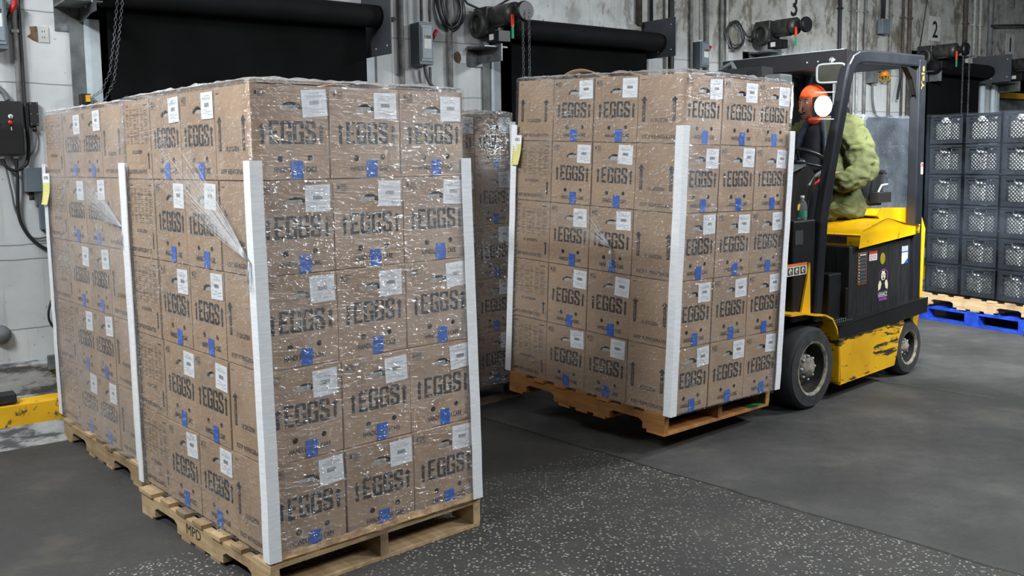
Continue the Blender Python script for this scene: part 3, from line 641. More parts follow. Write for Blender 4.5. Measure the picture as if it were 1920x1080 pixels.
m.obj('cover', e, .001)
m = MB(); m.flat([[(-.045, .09), (-.003, .095), (0, .0), (-.03, .01), (-.06, .03), (-.04, .05)]], 'brick_brown', FF((0, -.002, 0))); m.obj('exposed_patch', e)
e = wthing('outlet_plate', 'broken wall outlet with torn hole below the coiled cable', 'outlet', 4.33, 2.37)
m = MB(); m.box((0, -.006, 0), (.06, 0, .09), 'white_plastic'); m.obj('cover', e, .001)
m = MB(); m.flat([[(-.05, .08), (-.02, .095), (.005, .07), (.01, .03), (-.01, .0), (-.04, .01), (-.055, .04)]], 'brick_brown', FF((0, -.0065, 0))); m.obj('exposed_patch', e)
e = wthing('dock_plug', 'round dark knob-like fitting low on the wall at the left edge', 'fitting', .955, .60)
m = MB(); m.lathe([(0, 0), (.055, 0), (.055, .03), (.04, .06), (.0, .065)], 'jamb_grey', 20, T((0, 0, 0)) @ R(PI/2, 'X')); m.obj('body', e)
e = wthing('rubber_block', 'black rubber block on the curb at the left edge', 'bumper', .90, .232, -.22)
m = MB(); m.box((-.1, -.06, 0), (.075, .05, .055), 'rubber'); m.obj('block', e, .006)
e = wthing('junction_box', 'low grey box at the foot of the wall by the pallet edge', 'junction box', 1.19, .36, -.05)
m = MB(); m.box((0, -.04, 0), (.1, -.003, .09), 'jamb_grey'); m.obj('enclosure', e, .006)
e = wthing('pipe_stub', 'short rusty pipe end left of the grey pipe', 'pipe', 3.70, 2.66)
m = MB(); m.lathe([(.014, 0), (.018, 0), (.018, .06), (.014, .06)], 'brown_rust', 12, R(PI/2, 'X')); m.obj('stub', e)
def sign(txt, x, z, w_, h_, label):
    e = wthing('number_sign', label, 'sign', x, z)
    m = MB(); m.box((0, -.006, 0), (w_, -.001, h_), 'sign_plate'); m.obj('plate', e)
    m = MB(); m.text(txt, w_*(.42 if txt == '1' else .28), h_*.14, w_*(.58 if txt == '1' else .76), h_*.82, 'sign_ink', FF((0, -.006, 0)), .001, .015); m.obj('numeral', e)
sign('3', 8.50, 3.02, .24, .34, 'white plate with black number 3 above the forklift roof')
sign('2', 11.33, 2.99, .26, .30, 'white plate with black number 2 on the peeling wall')
sign('1', 13.30, 2.93, .24, .28, 'white plate with black number 1 at the right edge')
e = wthing('cable_rod', 'thin dark rod crossing the wall near sign 1', 'rod', 12.7, 3.28)
m = MB(); m.tube([(0, -.1, -.02), (1.6, -.1, .10)], .015, 'cable_black', 6); m.obj('rod', e)
e = wthing('stay_cable', 'slanting thin cable left of sign 2', 'cable', 11.05, 2.9)
m = MB(); m.tube([(0, -.05, 0), (.12, -.05, .5), (.3, -.05, 1.3)], .008, 'cable_black', 6); m.obj('cable_run', e)

# ------------------------------------------------------------------ pallets
def make_pallet(name, label, M, wd=('pallet_wood', 'pallet_grey'), L=1.219, W=1.016, broken=False, green=False, mark=None, group=None, mark2=None):
    # local: boards run along x (0..W), stringers run along y (0..L), top at z=.14
    e = empty(name, label, 'pallet', M, group); rnd = random.Random(hash(label) % 1000 if False else len(label))
    tb, sh = .016, .089; z0 = tb; z1 = tb+sh
    def stringer(x0, mt, tag_=None):
        m = MB(); pr = [(0, z0), (.15, z0), (.15, z0+.035), (.18, z0+.05), (.36, z0+.05), (.39, z0+.035), (.39, z0), (L-.39, z0), (L-.39, z0+.035), (L-.36, z0+.05), (L-.18, z0+.05), (L-.15, z0+.035), (L-.15, z0), (L, z0), (L, z1), (0, z1)]
        m.prism(pr, 'x', x0, x0+.038, mt)
        if tag_: m.text(tag_, -(.73+.0), z0+.028, -(.73-.14), z0+.072, 'ink', (V((x0, 0, 0)), -Y_, Z_, -X_), .001, .0)
        return m.obj('stringer', e)
    for i, x0 in enumerate((0, (W-.038)/2, W-.038)):
        mt = wd[0]
        stringer(x0, mt, mark if i == 0 else None)
    nb = 7; 
    ws = [.14, .09, .09, .09, .09, .09, .14] 
    gap = (L-sum(ws))/(nb-1); y = 0
    for i in range(nb):
        m = MB(); mt = wd[1] if rnd.random() < .45 else wd[0]
        if broken and i in (5,): x0 = .03
        else: x0 = rnd.uniform(-.012, .004)
        m.box((x0, y+rnd.uniform(-.004, .004), z1), (W+rnd.uniform(-.004, .006), y+ws[i], z1+.018), mt)
        for xx in (.012, W/2, W-.02):
            for yy in (.25, .75): m.ball((xx+.006, y+ws[i]*yy, z1+.018), .003, 'steel', 6)
        m.obj('deck_board', e, .0015); y += ws[i]+gap
    for i, yy in enumerate((0, .42, .56, .70, L-.12)):
        m = MB(); m.box((0, yy, 0), (W, yy+(.12 if i in (0, 4) else .09), tb), wd[1] if i == 2 else wd[0]); m.obj('bottom_board', e, .0015)
    if green:
        m = MB(); m.box((W-.038, .004, z0), (W+.012, .05, z1), 'pallet_green'); m.box((W-.2, .0, tb), (W-.05, .1, tb+.001), 'pallet_green'); m.obj('green_block', e, .002)
    return e

# ------------------------------------------------------------------ egg cases
A, B, H = .325, .312, .355       # front width, depth, height
def case_face(m, w_, h_, F, kind):
    ink = 'ink'
    def arrow(xc, z0, z1, wh, ws, head=.3):
        zh = z1-(z1-z0)*head
        m.flat([[(xc-ws, z0), (xc+ws, z0), (xc+ws, zh), (xc+wh, zh), (xc, z1), (xc-wh, zh), (xc-ws, zh)]], ink, F)
    if kind == 'eggs':
        LE = [(0, 0), (.95, 0), (.95, .15), (.34, .15), (.34, .43), (.8, .43), (.8, .57), (.34, .57), (.34, .85), (.95, .85), (.95, 1), (0, 1)]
        LG = [(1, .68), (1, .88), (.86, 1), (.14, 1), (0, .88), (0, .12), (.14, 0), (1, 0), (1, .54), (.52, .54), (.52, .41), (.68, .41), (.68, .14), (.38, .14), (.32, .19), (.32, .81), (.38, .87), (.62, .87), (.68, .82), (.68, .68)]
        LS = [(1, .68), (1, .88), (.86, 1), (.14, 1), (0, .88), (0, .60), (.10, .50), (.68, .34), (.68, .18), (.62, .13), (.38, .13), (.32, .18), (.32, .32), (0, .32), (0, .12), (.14, 0), (.86, 0), (1, .12), (1, .40), (.9, .50), (.32, .66), (.32, .82), (.38, .87), (.62, .87), (.68, .82), (.68, .68)]
        for L_, x0, x1 in ((LE, .222, .352), (LG, .366, .512), (LG, .527, .673), (LS, .690, .832)):
            m.flat([[((x0+(x1-x0)*p[0])*w_, (.375+.245*p[1])*h_) for p in L_]], ink, F)
        arrow(.138*w_, .375*h_, .595*h_, .046*w_, .022*w_, .22); arrow(.905*w_, .375*h_, .595*h_, .046*w_, .022*w_, .22)
        m.text('HANDLE WITH CARE', .27*w_, .07*h_, .83*w_, .132*h_, ink, F, .0008, .03)
        # small round stamp panel
        x0, x1, y0, y1 = .045*w_, .185*w_, .855*h_, .95*h_
        for q in ((x0, y0, x1, y0+.0012), (x0, y1-.0012, x1, y1), (x0, y0, x0+.0012, y1), (x1-.0012, y0, x1, y1)): m.rect(*q, ink, F)
        for k in range(4): m.rect(x0+.016, y0+.006+k*.007, x1-.004, y0+.009+k*.007, ink, F)
        m.rect(x0+.003, y0+.012, x0+.012, y1-.006, ink, F)
    elif kind == 'arrows':
        for xc in (.13, .80):
            arrow(xc*w_, .31*h_, .69*h_, .075*w_, .034*w_, .18)
            m.text('THIS SIDE UP', (xc-.016)*w_, .33*h_, (xc+.016)*w_, .58*h_, 'cardboard', F, .0014, .01, rot=1)
        m.text('15 DOZEN', .29*w_, .305*h_, .66*w_, .36*h_, ink, F, .0008, .02)
        m.text('KEEP REFRIGERATED', .12*w_, .06*h_, .90*w_, .115*h_, ink, F, .0008, .01)
        m.rect(.05*w_, .93*h_, .14*w_, .94*h_, ink, F)
    else:
        m.text('EGGS', .06*w_, .915*h_, .16*w_, .945*h_, ink, F); m.rect(.78*w_, .92*h_, .92*w_, .935*h_, ink, F)
        y = .885
        for k in range(17):
            for c in range(6):
                if (k*7+c*5) % 9 < 7: m.rect((.06+c*.145)*w_, y*h_, (.06+c*.145+.07+.05*((k*3+c) % 3)/2)*w_, (y-.010)*h_, 'print_dim', F)
            if k in (2, 12): m.rect(.05*w_, (y-.017)*h_, .93*w_, (y-.021)*h_, ink, F)
            y -= .027
        for c in range(5): m.rect((.19+c*.16)*w_, .83*h_, (.193+c*.16)*w_, .56*h_, 'print_dim', F)
        m.text('15 DOZEN', .26*w_, .315*h_, .66*w_, .36*h_, ink, F, .0008, .02)
        m.text('KEEP REFRIGERATED', .04*w_, .06*h_, .80*w_, .115*h_, ink, F, .0008, .01)
        arrow(.90*w_, .12*h_, .34*h_, .05*w_, .02*w_, .25)
t = NT('print_dim'); t.base((t.ramp(t.noise(t.coord('Object'), 70, 3), 0, [(.3, srgb(120, 98, 78)), (.7, srgb(84, 72, 62))]), 0)); t.b.inputs['Roughness'].default_value = .8
def circ(cx, cy, r, n=14, sq=1.): return [(cx+r*math.cos(2*PI*k/n), cy+r*sq*math.sin(2*PI*k/n)) for k in range(n)]
def make_case(label_on):
    e = empty('egg_case'); w_, d, h_ = A-.007, B-.007, H-.005; x0 = -w_/2; y0 = -d/2; m = MB()
    # shell: five plain faces
    vs = [(x0, y0, 0), (-x0, y0, 0), (-x0, -y0, 0), (x0, -y0, 0), (x0, y0, h_), (-x0, y0, h_), (-x0, -y0, h_), (x0, -y0, h_)]
    m.add(vs, [(0, 3, 2, 1), (4, 5, 6, 7), (1, 2, 6, 5), (2, 3, 7, 6), (3, 0, 4, 7)], 'cardboard')
    F = (V((x0, y0, 0)), X_, Z_, -Y_)
    hand = [(.375*w_, .745*h_), (.66*w_, .745*h_), (.665*w_, .77*h_), (.62*w_, .80*h_), (.56*w_, .825*h_), (.48*w_, .825*h_), (.41*w_, .80*h_), (.37*w_, .77*h_)]
    holes = [hand[::-1], circ(.356*w_, .215*h_, .0125)[::-1], circ(.742*w_, .225*h_, .0115)[::-1]]
    m.flat([[(0, 0), (w_, 0), (w_, h_), (0, h_)]]+holes, 'cardboard', F, 0)
    for hl in holes:   # wall thickness of the holes
        n = len(hl); vv = [V((x0+p[0], y0, p[1])) for p in hl]+[V((x0+p[0], y0+.006, p[1])) for p in hl]
        m.add(vv, [(i, (i+1) % n, n+(i+1) % n, n+i) for i in range(n)], 'cardboard_edge')
    m.box((x0+.006, y0+.022, .01), (-x0-.006, -y0-.01, h_-.01), 'hole_dark')  # dark filler behind the holes, its colour standing in for inner shade
    m.box((x0+.38*w_, y0+.010, .70*h_), (x0+.60*w_, y0+.021, .79*h_), 'pulp')
    case_face(m, w_, h_, F, 'eggs')
    case_face(m, d, h_, (V((x0, -y0, 0)), -Y_, Z_, -X_), 'arrows')
    case_face(m, d, h_, (V((-x0, y0, 0)), Y_, Z_, X_), 'table')
    # top flap seam
    m.rect(0, d/2-.025, w_, d/2+.025, 'tan_tape', (V((x0, y0, h_)), X_, Y_, Z_), .0006)
    m.obj('carton', e)
    if label_on:
        lw, lh = .106, .103; m = MB(); m.box((-lw/2, -.0016, -lh/2), (lw/2, 0, lh/2), 'label_paper')
        G = (V((-lw/2, -.0016, -lh/2)), X_, Z_, -Y_)
        for k, (a, b) in enumerate(((.30, .72), (.12, .86), (.2, .8), (.12, .5), (.3, .9), (.12, .62), (.55, .9))):
            z = (.86, .78, .73, .33, .27, .2, .14)[k]; m.rect(a*lw, z*lh, b*lw, (z+.018)*lh, 'print_light', G)
        random.seed(3); xx = .31
        while xx < .69:
            ww = random.choice((.008, .012, .02)); m.rect(xx*lw, .45*lh, (xx+ww)*lw, .60*lh, 'print_grey', G); xx += ww+.010
        m.obj('shipping_label', e, M=T((x0+.795*w_, y0-.0015, .80*h_)))
        m = MB(); m.box((-.025, -.0012, -.034), (.025, 0, .034), 'blue_tape'); m.obj('tape', e, M=T((x0+.57*w_, y0-.0018, .098*h_)))
    return e
simple('tan_tape', srgb(170, 140, 100), rough=.3)
proto = make_case(True); proto_plain = make_case(False)
proto_used = [False, False]
def place_case(M, plain, label, group, size):
    i = 1 if plain else 0; src = (proto, proto_plain)[i]
    o = src if not proto_used[i] else copy_tree(src)
    proto_used[i] = True
    o.matrix_world = M @ Matrix.Diagonal((size[0]/A, size[1]/B, size[2]/H, 1))
    for ch in o.children:
        if ch.name.startswith('shipping_label'): ch.rotation_euler = (0, random.uniform(-.07, .05), 0); ch.location.x = .295*A+random.uniform(-.008, .008); ch.location.z = .80*H+random.uniform(-.006, .006)
        if ch.name.startswith('tape'): ch.rotation_euler = (0, random.uniform(-.05, .05), 0); ch.location.x = .07*A+random.uniform(-.012, .01)
    tag(o, label, 'box', group); return o
ROW = ['bottom layer', 'fourth layer from the top', 'middle layer', 'second layer from the top', 'top layer']
ROWB = ['bottom', 'second-lowest', 'middle', 'second-highest', 'top']
def stack(key, where, M, size, z0, lean, cells, group, arrows_far=()):
    """cells: list of (face, col) visible; face 'L' = long left face, 'R' = right face, 'C' corner"""
    a, b, h = size; Ls = [0, b, b+a, b+2*a, 2*b+2*a]; rnd = random.Random(len(where)); random.seed(len(key))
    for k in range(5):
        ox, oy = lean[0]*(k+.5)*h, lean[1]*(k+.5)*h
        for face, c in cells:
            jx, jy = rnd.uniform(-.0025, .0025), rnd.uniform(-.0025, .0025)
            if face in 'CR': px, py, rz, pl = (c+.5)*a, b/2, 0, False
            elif c in (1, 2): px, py, rz, pl = b/2, Ls[c]+a/2, -PI/2, False
            else: px, py, rz, pl = a/2, Ls[3]+b/2, (0 if k in arrows_far else PI), True
            wh = where; lay = ROWB[k]+' layer'
            txt = {'C': 'corner egg case, %s, %s' % (lay, wh), 'R': '%s, %s, %s' % (('', 'EGGS case in the middle of the right face', 'EGGS case at the right end of the right face')[c if face == 'R' else 0], lay, wh)}.get(face)
            if face == 'L': txt = '%s, %s, %s' % (('', 'EGGS case beside the corner on the left face', 'EGGS case one in from the far edge, left face', 'side-on egg case with %s, far left edge' % ('two arrows' if k in arrows_far else 'printed table'))[c], lay, wh)
            if face == 'C': desc = 'corner egg case showing EGGS and arrow sides'; col = 'at the near corner'
            elif face == 'R': desc = 'egg case printed EGGS with white label'; col = ('', 'middle of the right face', 'right end of the right face')[c]
            elif c == 1: desc = 'egg case with blue tape'; col = 'beside the corner case on the left face'
            elif c == 2: desc = 'egg case with blue tape'; col = 'second from the far edge of the left face'
            else: desc = 'egg case showing '+('two arrows' if k in arrows_far else 'its printed table'); col = 'at the far left edge'
            place_case(M @ T((px+ox+jx, py+oy+jy, z0+k*h)) @ R(rz+rnd.uniform(-.006, .006), 'Z'), pl, txt, group, size)
ALLV = [('C', 0), ('R', 1), ('R', 2), ('L', 1), ('L', 2), ('L', 3)]
PT = .123
S1 = T((-.8996, 3.3803, 0)) @ R(.7259, 'Z')
S0 = T((-1.845, 4.59, 0)) @ R(.726, 'Z')
S3 = T((-.6946, 5.6526, 0)) @ R(.737, 'Z')
K = .72
z2 = .1282
def tilt(M, lx, ly, px, py, pz): # small rigid lean about a pivot
    Mt = Matrix(((1, 0, lx, 0), (0, 1, ly, 0), (-lx, -ly, 1, 0), (0, 0, 0, 1)))
    q = Mt.to_3x3().to_quaternion().to_matrix().to_4x4()
    return M @ T((px, py, pz)) @ q @ T((-px, -py, -pz))
S2 = tilt(T((.8227, 4.9068, z2)) @ R(K, 'Z'), .0206, -.0374, .5, .6, PT)
D1, D2, D0 = (.3247, .2980, .3515), (.325, .3143, .3592), (.3147, .3121, .3551)
stack('a', 'nearest pallet', S1, D1, PT+.014, (.0077, .0383), ALLV, 'egg cases on the nearest pallet')
stack('b', 'lifted pallet', S2, D2, PT, (0, 0), ALLV, 'egg cases on the lifted pallet', arrows_far=(4,))
stack('c', 'leftmost pallet', S0, D0, PT, (0, .0224), [('C', 0), ('L', 1), ('L', 2), ('L', 3)], 'egg cases on the leftmost pallet')
stack('d', 'half-hidden pallet', S3, D0, PT, (0, 0), [('R', 1), ('R', 2)], 'egg cases on the half-hidden pallet')
make_pallet('pallet', 'worn wooden pallet marked MPD under the nearest stack', S1 @ T((-.0197, -.0115, 0)) @ R(.015, 'Z'), mark='MPD')
make_pallet('pallet', 'orange-brown wooden pallet raised on the forks with a green painted end', S2 @ T((.0063, .0374, 0)) @ R(.0256, 'Z'), wd=('pallet_orange', 'pallet_orange'), green=True)
make_pallet('pallet', 'wooden pallet with splintered end beside the yellow curb', S0 @ T((-.0201, -.0147, 0)), broken=True)
make_pallet('pallet', 'dark wooden pallet under the half-hidden stack', S3, wd=('pallet_grey', 'pallet_grey'))
# top flaps sticking up
def flap(M, label, pts, mt='cardboard'):
    e = empty('loose_flap', label, 'cardboard flap', M); m = MB(); m.prism(pts, 'y', 0, .004, mt); m.obj('card', e); return e
zt1 = PT+.014+5*D1[2]
def curl(M, label, w_, rise, deep):
    e = empty('loose_cardboard', label, 'cardboard', M); m = MB(); n = 12; vs = []; fs = []
    for j in range(2):
        for i in range(n+1):
            u = i/n; z = rise*math.sin(PI*u)**.6
            for dz in (0, .005): vs.append((u*w_, j*deep, z*(1-.75*j)+dz+.003))
    q = 2*(n+1)
    for i in range(n):
        a = 2*i; fs += [(a, a+2, q+a+2, q+a), (a+1, q+a+1, q+a+3, a+3), (a, a+1, a+3, a+2), (q+a, q+a+2, q+a+3, q+a+1)]
    fs += [(0, q, q+1, 1), (2*n, 2*n+1, q+2*n+1, q+2*n)]
    m.add(vs, fs, 'cardboard', True); m.obj('sheet', e)
o1 = lambda a, b: S1 @ T((a+.0077*1.7, b+.0383*1.7, zt1))
curl(o1(.36, .04), 'curled cardboard flap on top of the nearest stack, middle', .24, .014, .14)
curl(o1(.66, .05), 'flat cardboard flap on top right of the nearest stack', .28, .012, .14)
curl(S2 @ T((.05, .95, PT+5*D2[2])) @ R(-PI/2, 'Z'), 'bent cardboard flap standing on top of the lifted stack, left one', .28, .045, .14)
curl(S2 @ T((.05, .58, PT+5*D2[2])) @ R(-PI/2, 'Z'), 'small curled cardboard flap on top of the lifted stack, right one', .17, .024, .14)
curl(S0 @ T((.05, .62, PT+5*D0[2])) @ R(-PI/2, 'Z') , 'torn cardboard scrap on top of the leftmost stack', .2, .025, .12)
# crumpled card under the bottom layer of the nearest stack
e = empty('slip_sheet', 'crumpled torn brown card edge under the nearest stack', 'cardboard', S1 @ T((0, 0, PT))); m = MB(); n = 60; vs = []; fs = []
for i in range(n+1):
    u = .0+.985*i/n; wv = .012*noise.noise(V((u*9, 0, 3)))+.008*noise.noise(V((u*31, 2, 1)))
    b = .012+(.02 if .36 < u < .98 else .004)*abs(noise.noise(V((u*5, 1, 7))))
    vs += [(u, .06, 0), (u, -b*.4+wv*.4, .0), (u, -b-wv*.6, .012+wv*.5), (u, -.003, .030+wv), (u, .001, .034+wv)]
for i in range(n):
    for k in range(4): a = i*5+k; fs.append((a, a+1, a+6, a+5))
m.add(vs, fs, 'torn_card', False); m.obj('card_edge', e)

# ------------------------------------------------------------------ edge boards
def post(label, M, z0, z1, sx, sy, leg=.034, lean=(0, 0), ext=.016):
    """L-shaped board at corner; sx, sy = directions of the two legs"""
    e = empty('corner_board', label, 'corner board', M @ T((0, 0, z0))); m = MB(); t_ = .005; n = 14; rnd = random.Random(len(label)); h = z1-z0
    vs = []; fs = []; prof = [(-ext*sx, leg*sy), (-ext*sx, -ext*sy), (leg*sx, -ext*sy), (leg*sx, (-ext+t_)*sy), ((-ext+t_)*sx, (-ext+t_)*sy), ((-ext+t_)*sx, leg*sy)]
    for i in range(n+1):
        z = h*i/n; wx = .0012*rnd.uniform(-1, 1); wy = .0012*rnd.uniform(-1, 1)
        for p in prof: vs.append((p[0]+wx+lean[0]*(z+z0), p[1]+wy+lean[1]*(z+z0), z))
    q = len(prof)
    for i in range(n):
        for k in range(q): fs.append((i*q+k, i*q+(k+1) % q, (i+1)*q+(k+1) % q, (i+1)*q+k))
    fs += [tuple(range(q-1, -1, -1)), tuple(n*q+k for k in range(q))]
    m.add(vs, fs, 'edge_board'); m.obj('board', e); return e
def posts(M, size, z0, z1, lean, names):
    a, b, h = size; AA = 3*a; BB = 2*a+2*b; g = .007
    for nm, (x, y, sx, sy) in zip(names, ((-g, -g, 1, 1), (AA+g, -g, -1, 1), (-g, BB+g, 1, -1))):
        if nm: post(nm, M @ T((x, y, 0)), z0, z1, sx, sy, lean=lean)
posts(S1, D1, .135, PT+.014+4*D1[2]+.07, (.0077, .0383), ('white corner board on the front edge of the nearest stack', 'white corner board on the right edge of the nearest stack', 'white corner board on the left rear edge of the nearest stack'))
posts(S2, D2, .125, PT+4*D2[2]+.09, (0, 0), ('white corner board on the front edge of the lifted stack', 'white corner board on the forklift side of the lifted stack', 'white corner board on the left edge of the lifted stack'))
posts(S0, D0, .14, PT+4*D0[2]+.07, (0, .0224), ('white corner board on the front edge of the leftmost stack', '', 'white corner board against the dock wall on the leftmost stack'))
posts(S3, D0, .14, PT+5*D0[2]-.05, (0, 0), ('', 'white corner board on the half-hidden stack behind', ''))
def note(M, label, head):
    e = empty('pallet_tag', label, 'paper tag', M); m = MB(); n = 10; vs = []; fs = []
    for i in range(n+1):
        z = -.18*i/n; y = -.004-.016*max(0, (i-3)/7)**2
        vs += [(-.035, y, z), (.035-.012*(i/n)**2, y*1.1-.001, z), (.035-.012*(i/n)**2, y*1.1, z), (-.035, y+.001, z)]
    for i in range(n):
        a = i*4; fs += [(a, a+1, a+5, a+4), (a+1, a+2, a+6, a+5), (a+2, a+3, a+7, a+6), (a+3, a, a+4, a+7)]
    m.add(vs[:4*4], [f for f in fs[:12]], 'label_paper'); m.add(vs[3*4:], [tuple(x for x in f) for f in fs[:28]], 'yellow_paper')
    m.text(head, -.018, -.035, .02, -.016, 'sign_ink', (V((0, -.006, 0)), X_, Z_, -Y_), .0005)
    for k in range(7): m.rect(-.03, -.07-.015*k, -.02, -.072-.015*k, 'sign_ink', (V((0, -.007-.002*k*.8, 0)), X_, Z_, -Y_), .0015)
    m.obj('sheet', e); return e
bb = 2*D2[0]+2*D2[1]
note(S2 @ T((-.016, bb-.03, PT+4.08*D2[2])) @ R(-PI/2+.1, 'Z'), 'yellow and white paper tag on the left edge of the lifted stack', '082')
note(S0 @ T((-.016, 2*D0[0]+2*D0[1]+.0, PT+4.05*D0[2])) @ R(-PI/2+.3, 'Z'), 'yellow and white paper tag on the far left stack', '078')
note(S1 @ T((3*D1[0]+.032, .12, PT+3.50*D1[2])) @ R(PI/2-.05, 'Z'), 'yellow paper tag edge on the right corner of the nearest stack', '080')

# ------------------------------------------------------------------ stretch film
def wrap(name, label, M, x0, x1, y0, y1, z0, z1, matn, lean=(0, 0), step=.028, amp=.0022, seed=0, rag=.02, g=.011, top=True):
    e = empty(name, label, 'plastic wrap', M); m = MB()
    x0 -= g; x1 += g; y0 -= g; y1 += g; r = .012
    per = []
    def seg(p, q, n):
        for i in range(n): per.append((p[0]+(q[0]-p[0])*i/n, p[1]+(q[1]-p[1])*i/n))
    nx = int((x1-x0)/step); ny = int((y1-y0)/step)
    seg((x0+r, y0), (x1-r, y0), nx); seg((x1, y0+r), (x1, y1-r), ny); seg((x1-r, y1), (x0+r, y1), nx); seg((x0, y1-r), (x0, y0+r), ny)
    nz = int((z1-z0)/step); P = len(per); cx, cy = (x0+x1)/2, (y0+y1)/2; vs = []; fs = []
    for j in range(nz+1):
        z = z0+(z1-z0)*j/nz
        for (px, py) in per:
            d = V((px-cx, py-cy)); nn = V((1 if px > x1-r*1.5 else (-1 if px < x0+r*1.5 else 0), 1 if py > y1-r*1.5 else (-1 if py < y0+r*1.5 else 0)))
            k = max(0., amp*(1+noise.noise(V((px*6+seed, py*6, z*24)))*1.2+noise.noise(V((px*19, py*19+seed, z*44)))*.8))
            zz = z+(rag*noise.noise(V((px*15+seed, py*15, 5)))+.25*rag if j == nz else 0)+(-.006*abs(noise.noise(V((px*12, py*12, seed)))) if j == 0 else 0)
            vs.append((px+nn.x*k+lean[0]*(z-z0), py+nn.y*k+lean[1]*(z-z0), zz))
    for j in range(nz):
        for i in range(P): fs.append((j*P+i, j*P+(i+1) % P, (j+1)*P+(i+1) % P, (j+1)*P+i))
    m.add(vs, fs, matn, True)
    if top:   # gathered film folded over the top rim
        vs = []; fs = []; rings = 6
        for j in range(rings):
            for i, (px, py) in enumerate(per):
                inn = .018*j; qx = px+(cx-px)/max(abs(cx-px), .3)*inn; qy = py+(cy-py)/max(abs(cy-py), .3)*inn
                zz = z1+.004+(.010+.016*abs(noise.noise(V((px*21+seed, py*21, j*1.7)))))*math.sin(PI*min(1, (j+.3)/(rings-1)))
                vs.append((qx+lean[0]*(z1-z0), qy+lean[1]*(z1-z0), zz))
        for j in range(rings-1):
            for i in range(P): fs.append((j*P+i, j*P+(i+1) % P, (j+1)*P+(i+1) % P, (j+1)*P+i))
        m.obj('film', e); m = MB(); m.add(vs, fs, 'film_rim', False); m.obj('gathered_rim', e); return e
    m.obj('film', e); return e
def wrap_stack(M, size, z0, lean, label, matn, seed):
    a, b, h = size; wrap('stretch_wrap', label, M, 0, 3*a, 0, 2*a+2*b, z0, z0+5*h+.004, matn, lean, seed=seed)
wrap_stack(S1 , D1, PT+.014, (.0077, .0383), 'clear crinkled stretch wrap around the nearest stack of egg cases', 'film_clear', 1)
wrap_stack(S2, D2, PT, (0, 0), 'clear crinkled stretch wrap around the stack lifted by the forklift', 'film_clear', 5)
wrap_stack(S0, D0, PT, (0, .0224), 'clear stretch wrap around the leftmost stack by the curb', 'film_hazy', 9)
wrap_stack(S3, D0, PT, (0, 0), 'shiny stretch wrap around the half-hidden stack behind', 'film_streaky', 13)
# twisted film tails running across the left faces to a knot at the corner board
def film_rope(M, label, y_far, z_far, z_near, y_near=.05, n_=64):
    e = empty('wrap_tail', label, 'plastic wrap', M); m = MB(); random.seed(4)
    for k in range(n_):
        zf = z_far+random.gauss(0, .06); yf = y_far*random.uniform(.55, 1.05); pts = []
        for i in range(9):
            u = i/8; yy = yf+(y_near-yf)*u; zz = zf*(1-u)+z_near*u+.012*math.sin(5*u+k)*(1-u); pts.append((-.013-.007*u-.002*random.random(), yy, zz))
        m.tube(pts, [.0004+.0010*(i/8)**1.5 for i in range(9)], 'film_rope', 4)
    for k in range(10):
        m.tube([(-.02, y_near, z_near), (-.026-.004*random.random(), y_near-.01+.02*random.random(), z_near-.05), (-.024, y_near+random.uniform(-.03, .03), z_near-.10-.03*random.random())], [.004, .003, .001], 'film_rope', 4)
    m.obj('strands', e)
t = NT('film_rope'); nt = t.t; nt.nodes.remove(t.b); tr = t.n('ShaderNodeBsdfTransparent'); gl = t.n('ShaderNodeBsdfGlossy'); gl.inputs['Roughness'].default_value = .3; df = t.n('ShaderNodeBsdfDiffuse'); df.inputs[0].default_value = (.8, .82, .84, 1)
ma = t.n('ShaderNodeMixShader'); ma.inputs[0].default_value = .5; t.l(gl, 0, ma, 1); t.l(df, 0, ma, 2); mb_ = t.n('ShaderNodeMixShader'); mb_.inputs[0].default_value = .22; t.l(tr, 0, mb_, 1); t.l(ma, 0, mb_, 2); t.l(mb_, 0, t.out, 0)
film_rope(S1, 'twisted tail of stretch wrap knotted at the front corner board of the nearest stack', .95, 1.62, 1.25)
film_rope(S0, 'twisted tail of stretch wrap knotted at the corner board of the leftmost stack', .95, 1.50, 1.30)
film_rope(S2, 'thin twisted tail of stretch wrap on the left face of the lifted stack', 1.15, 1.20, .98, .45, 30)

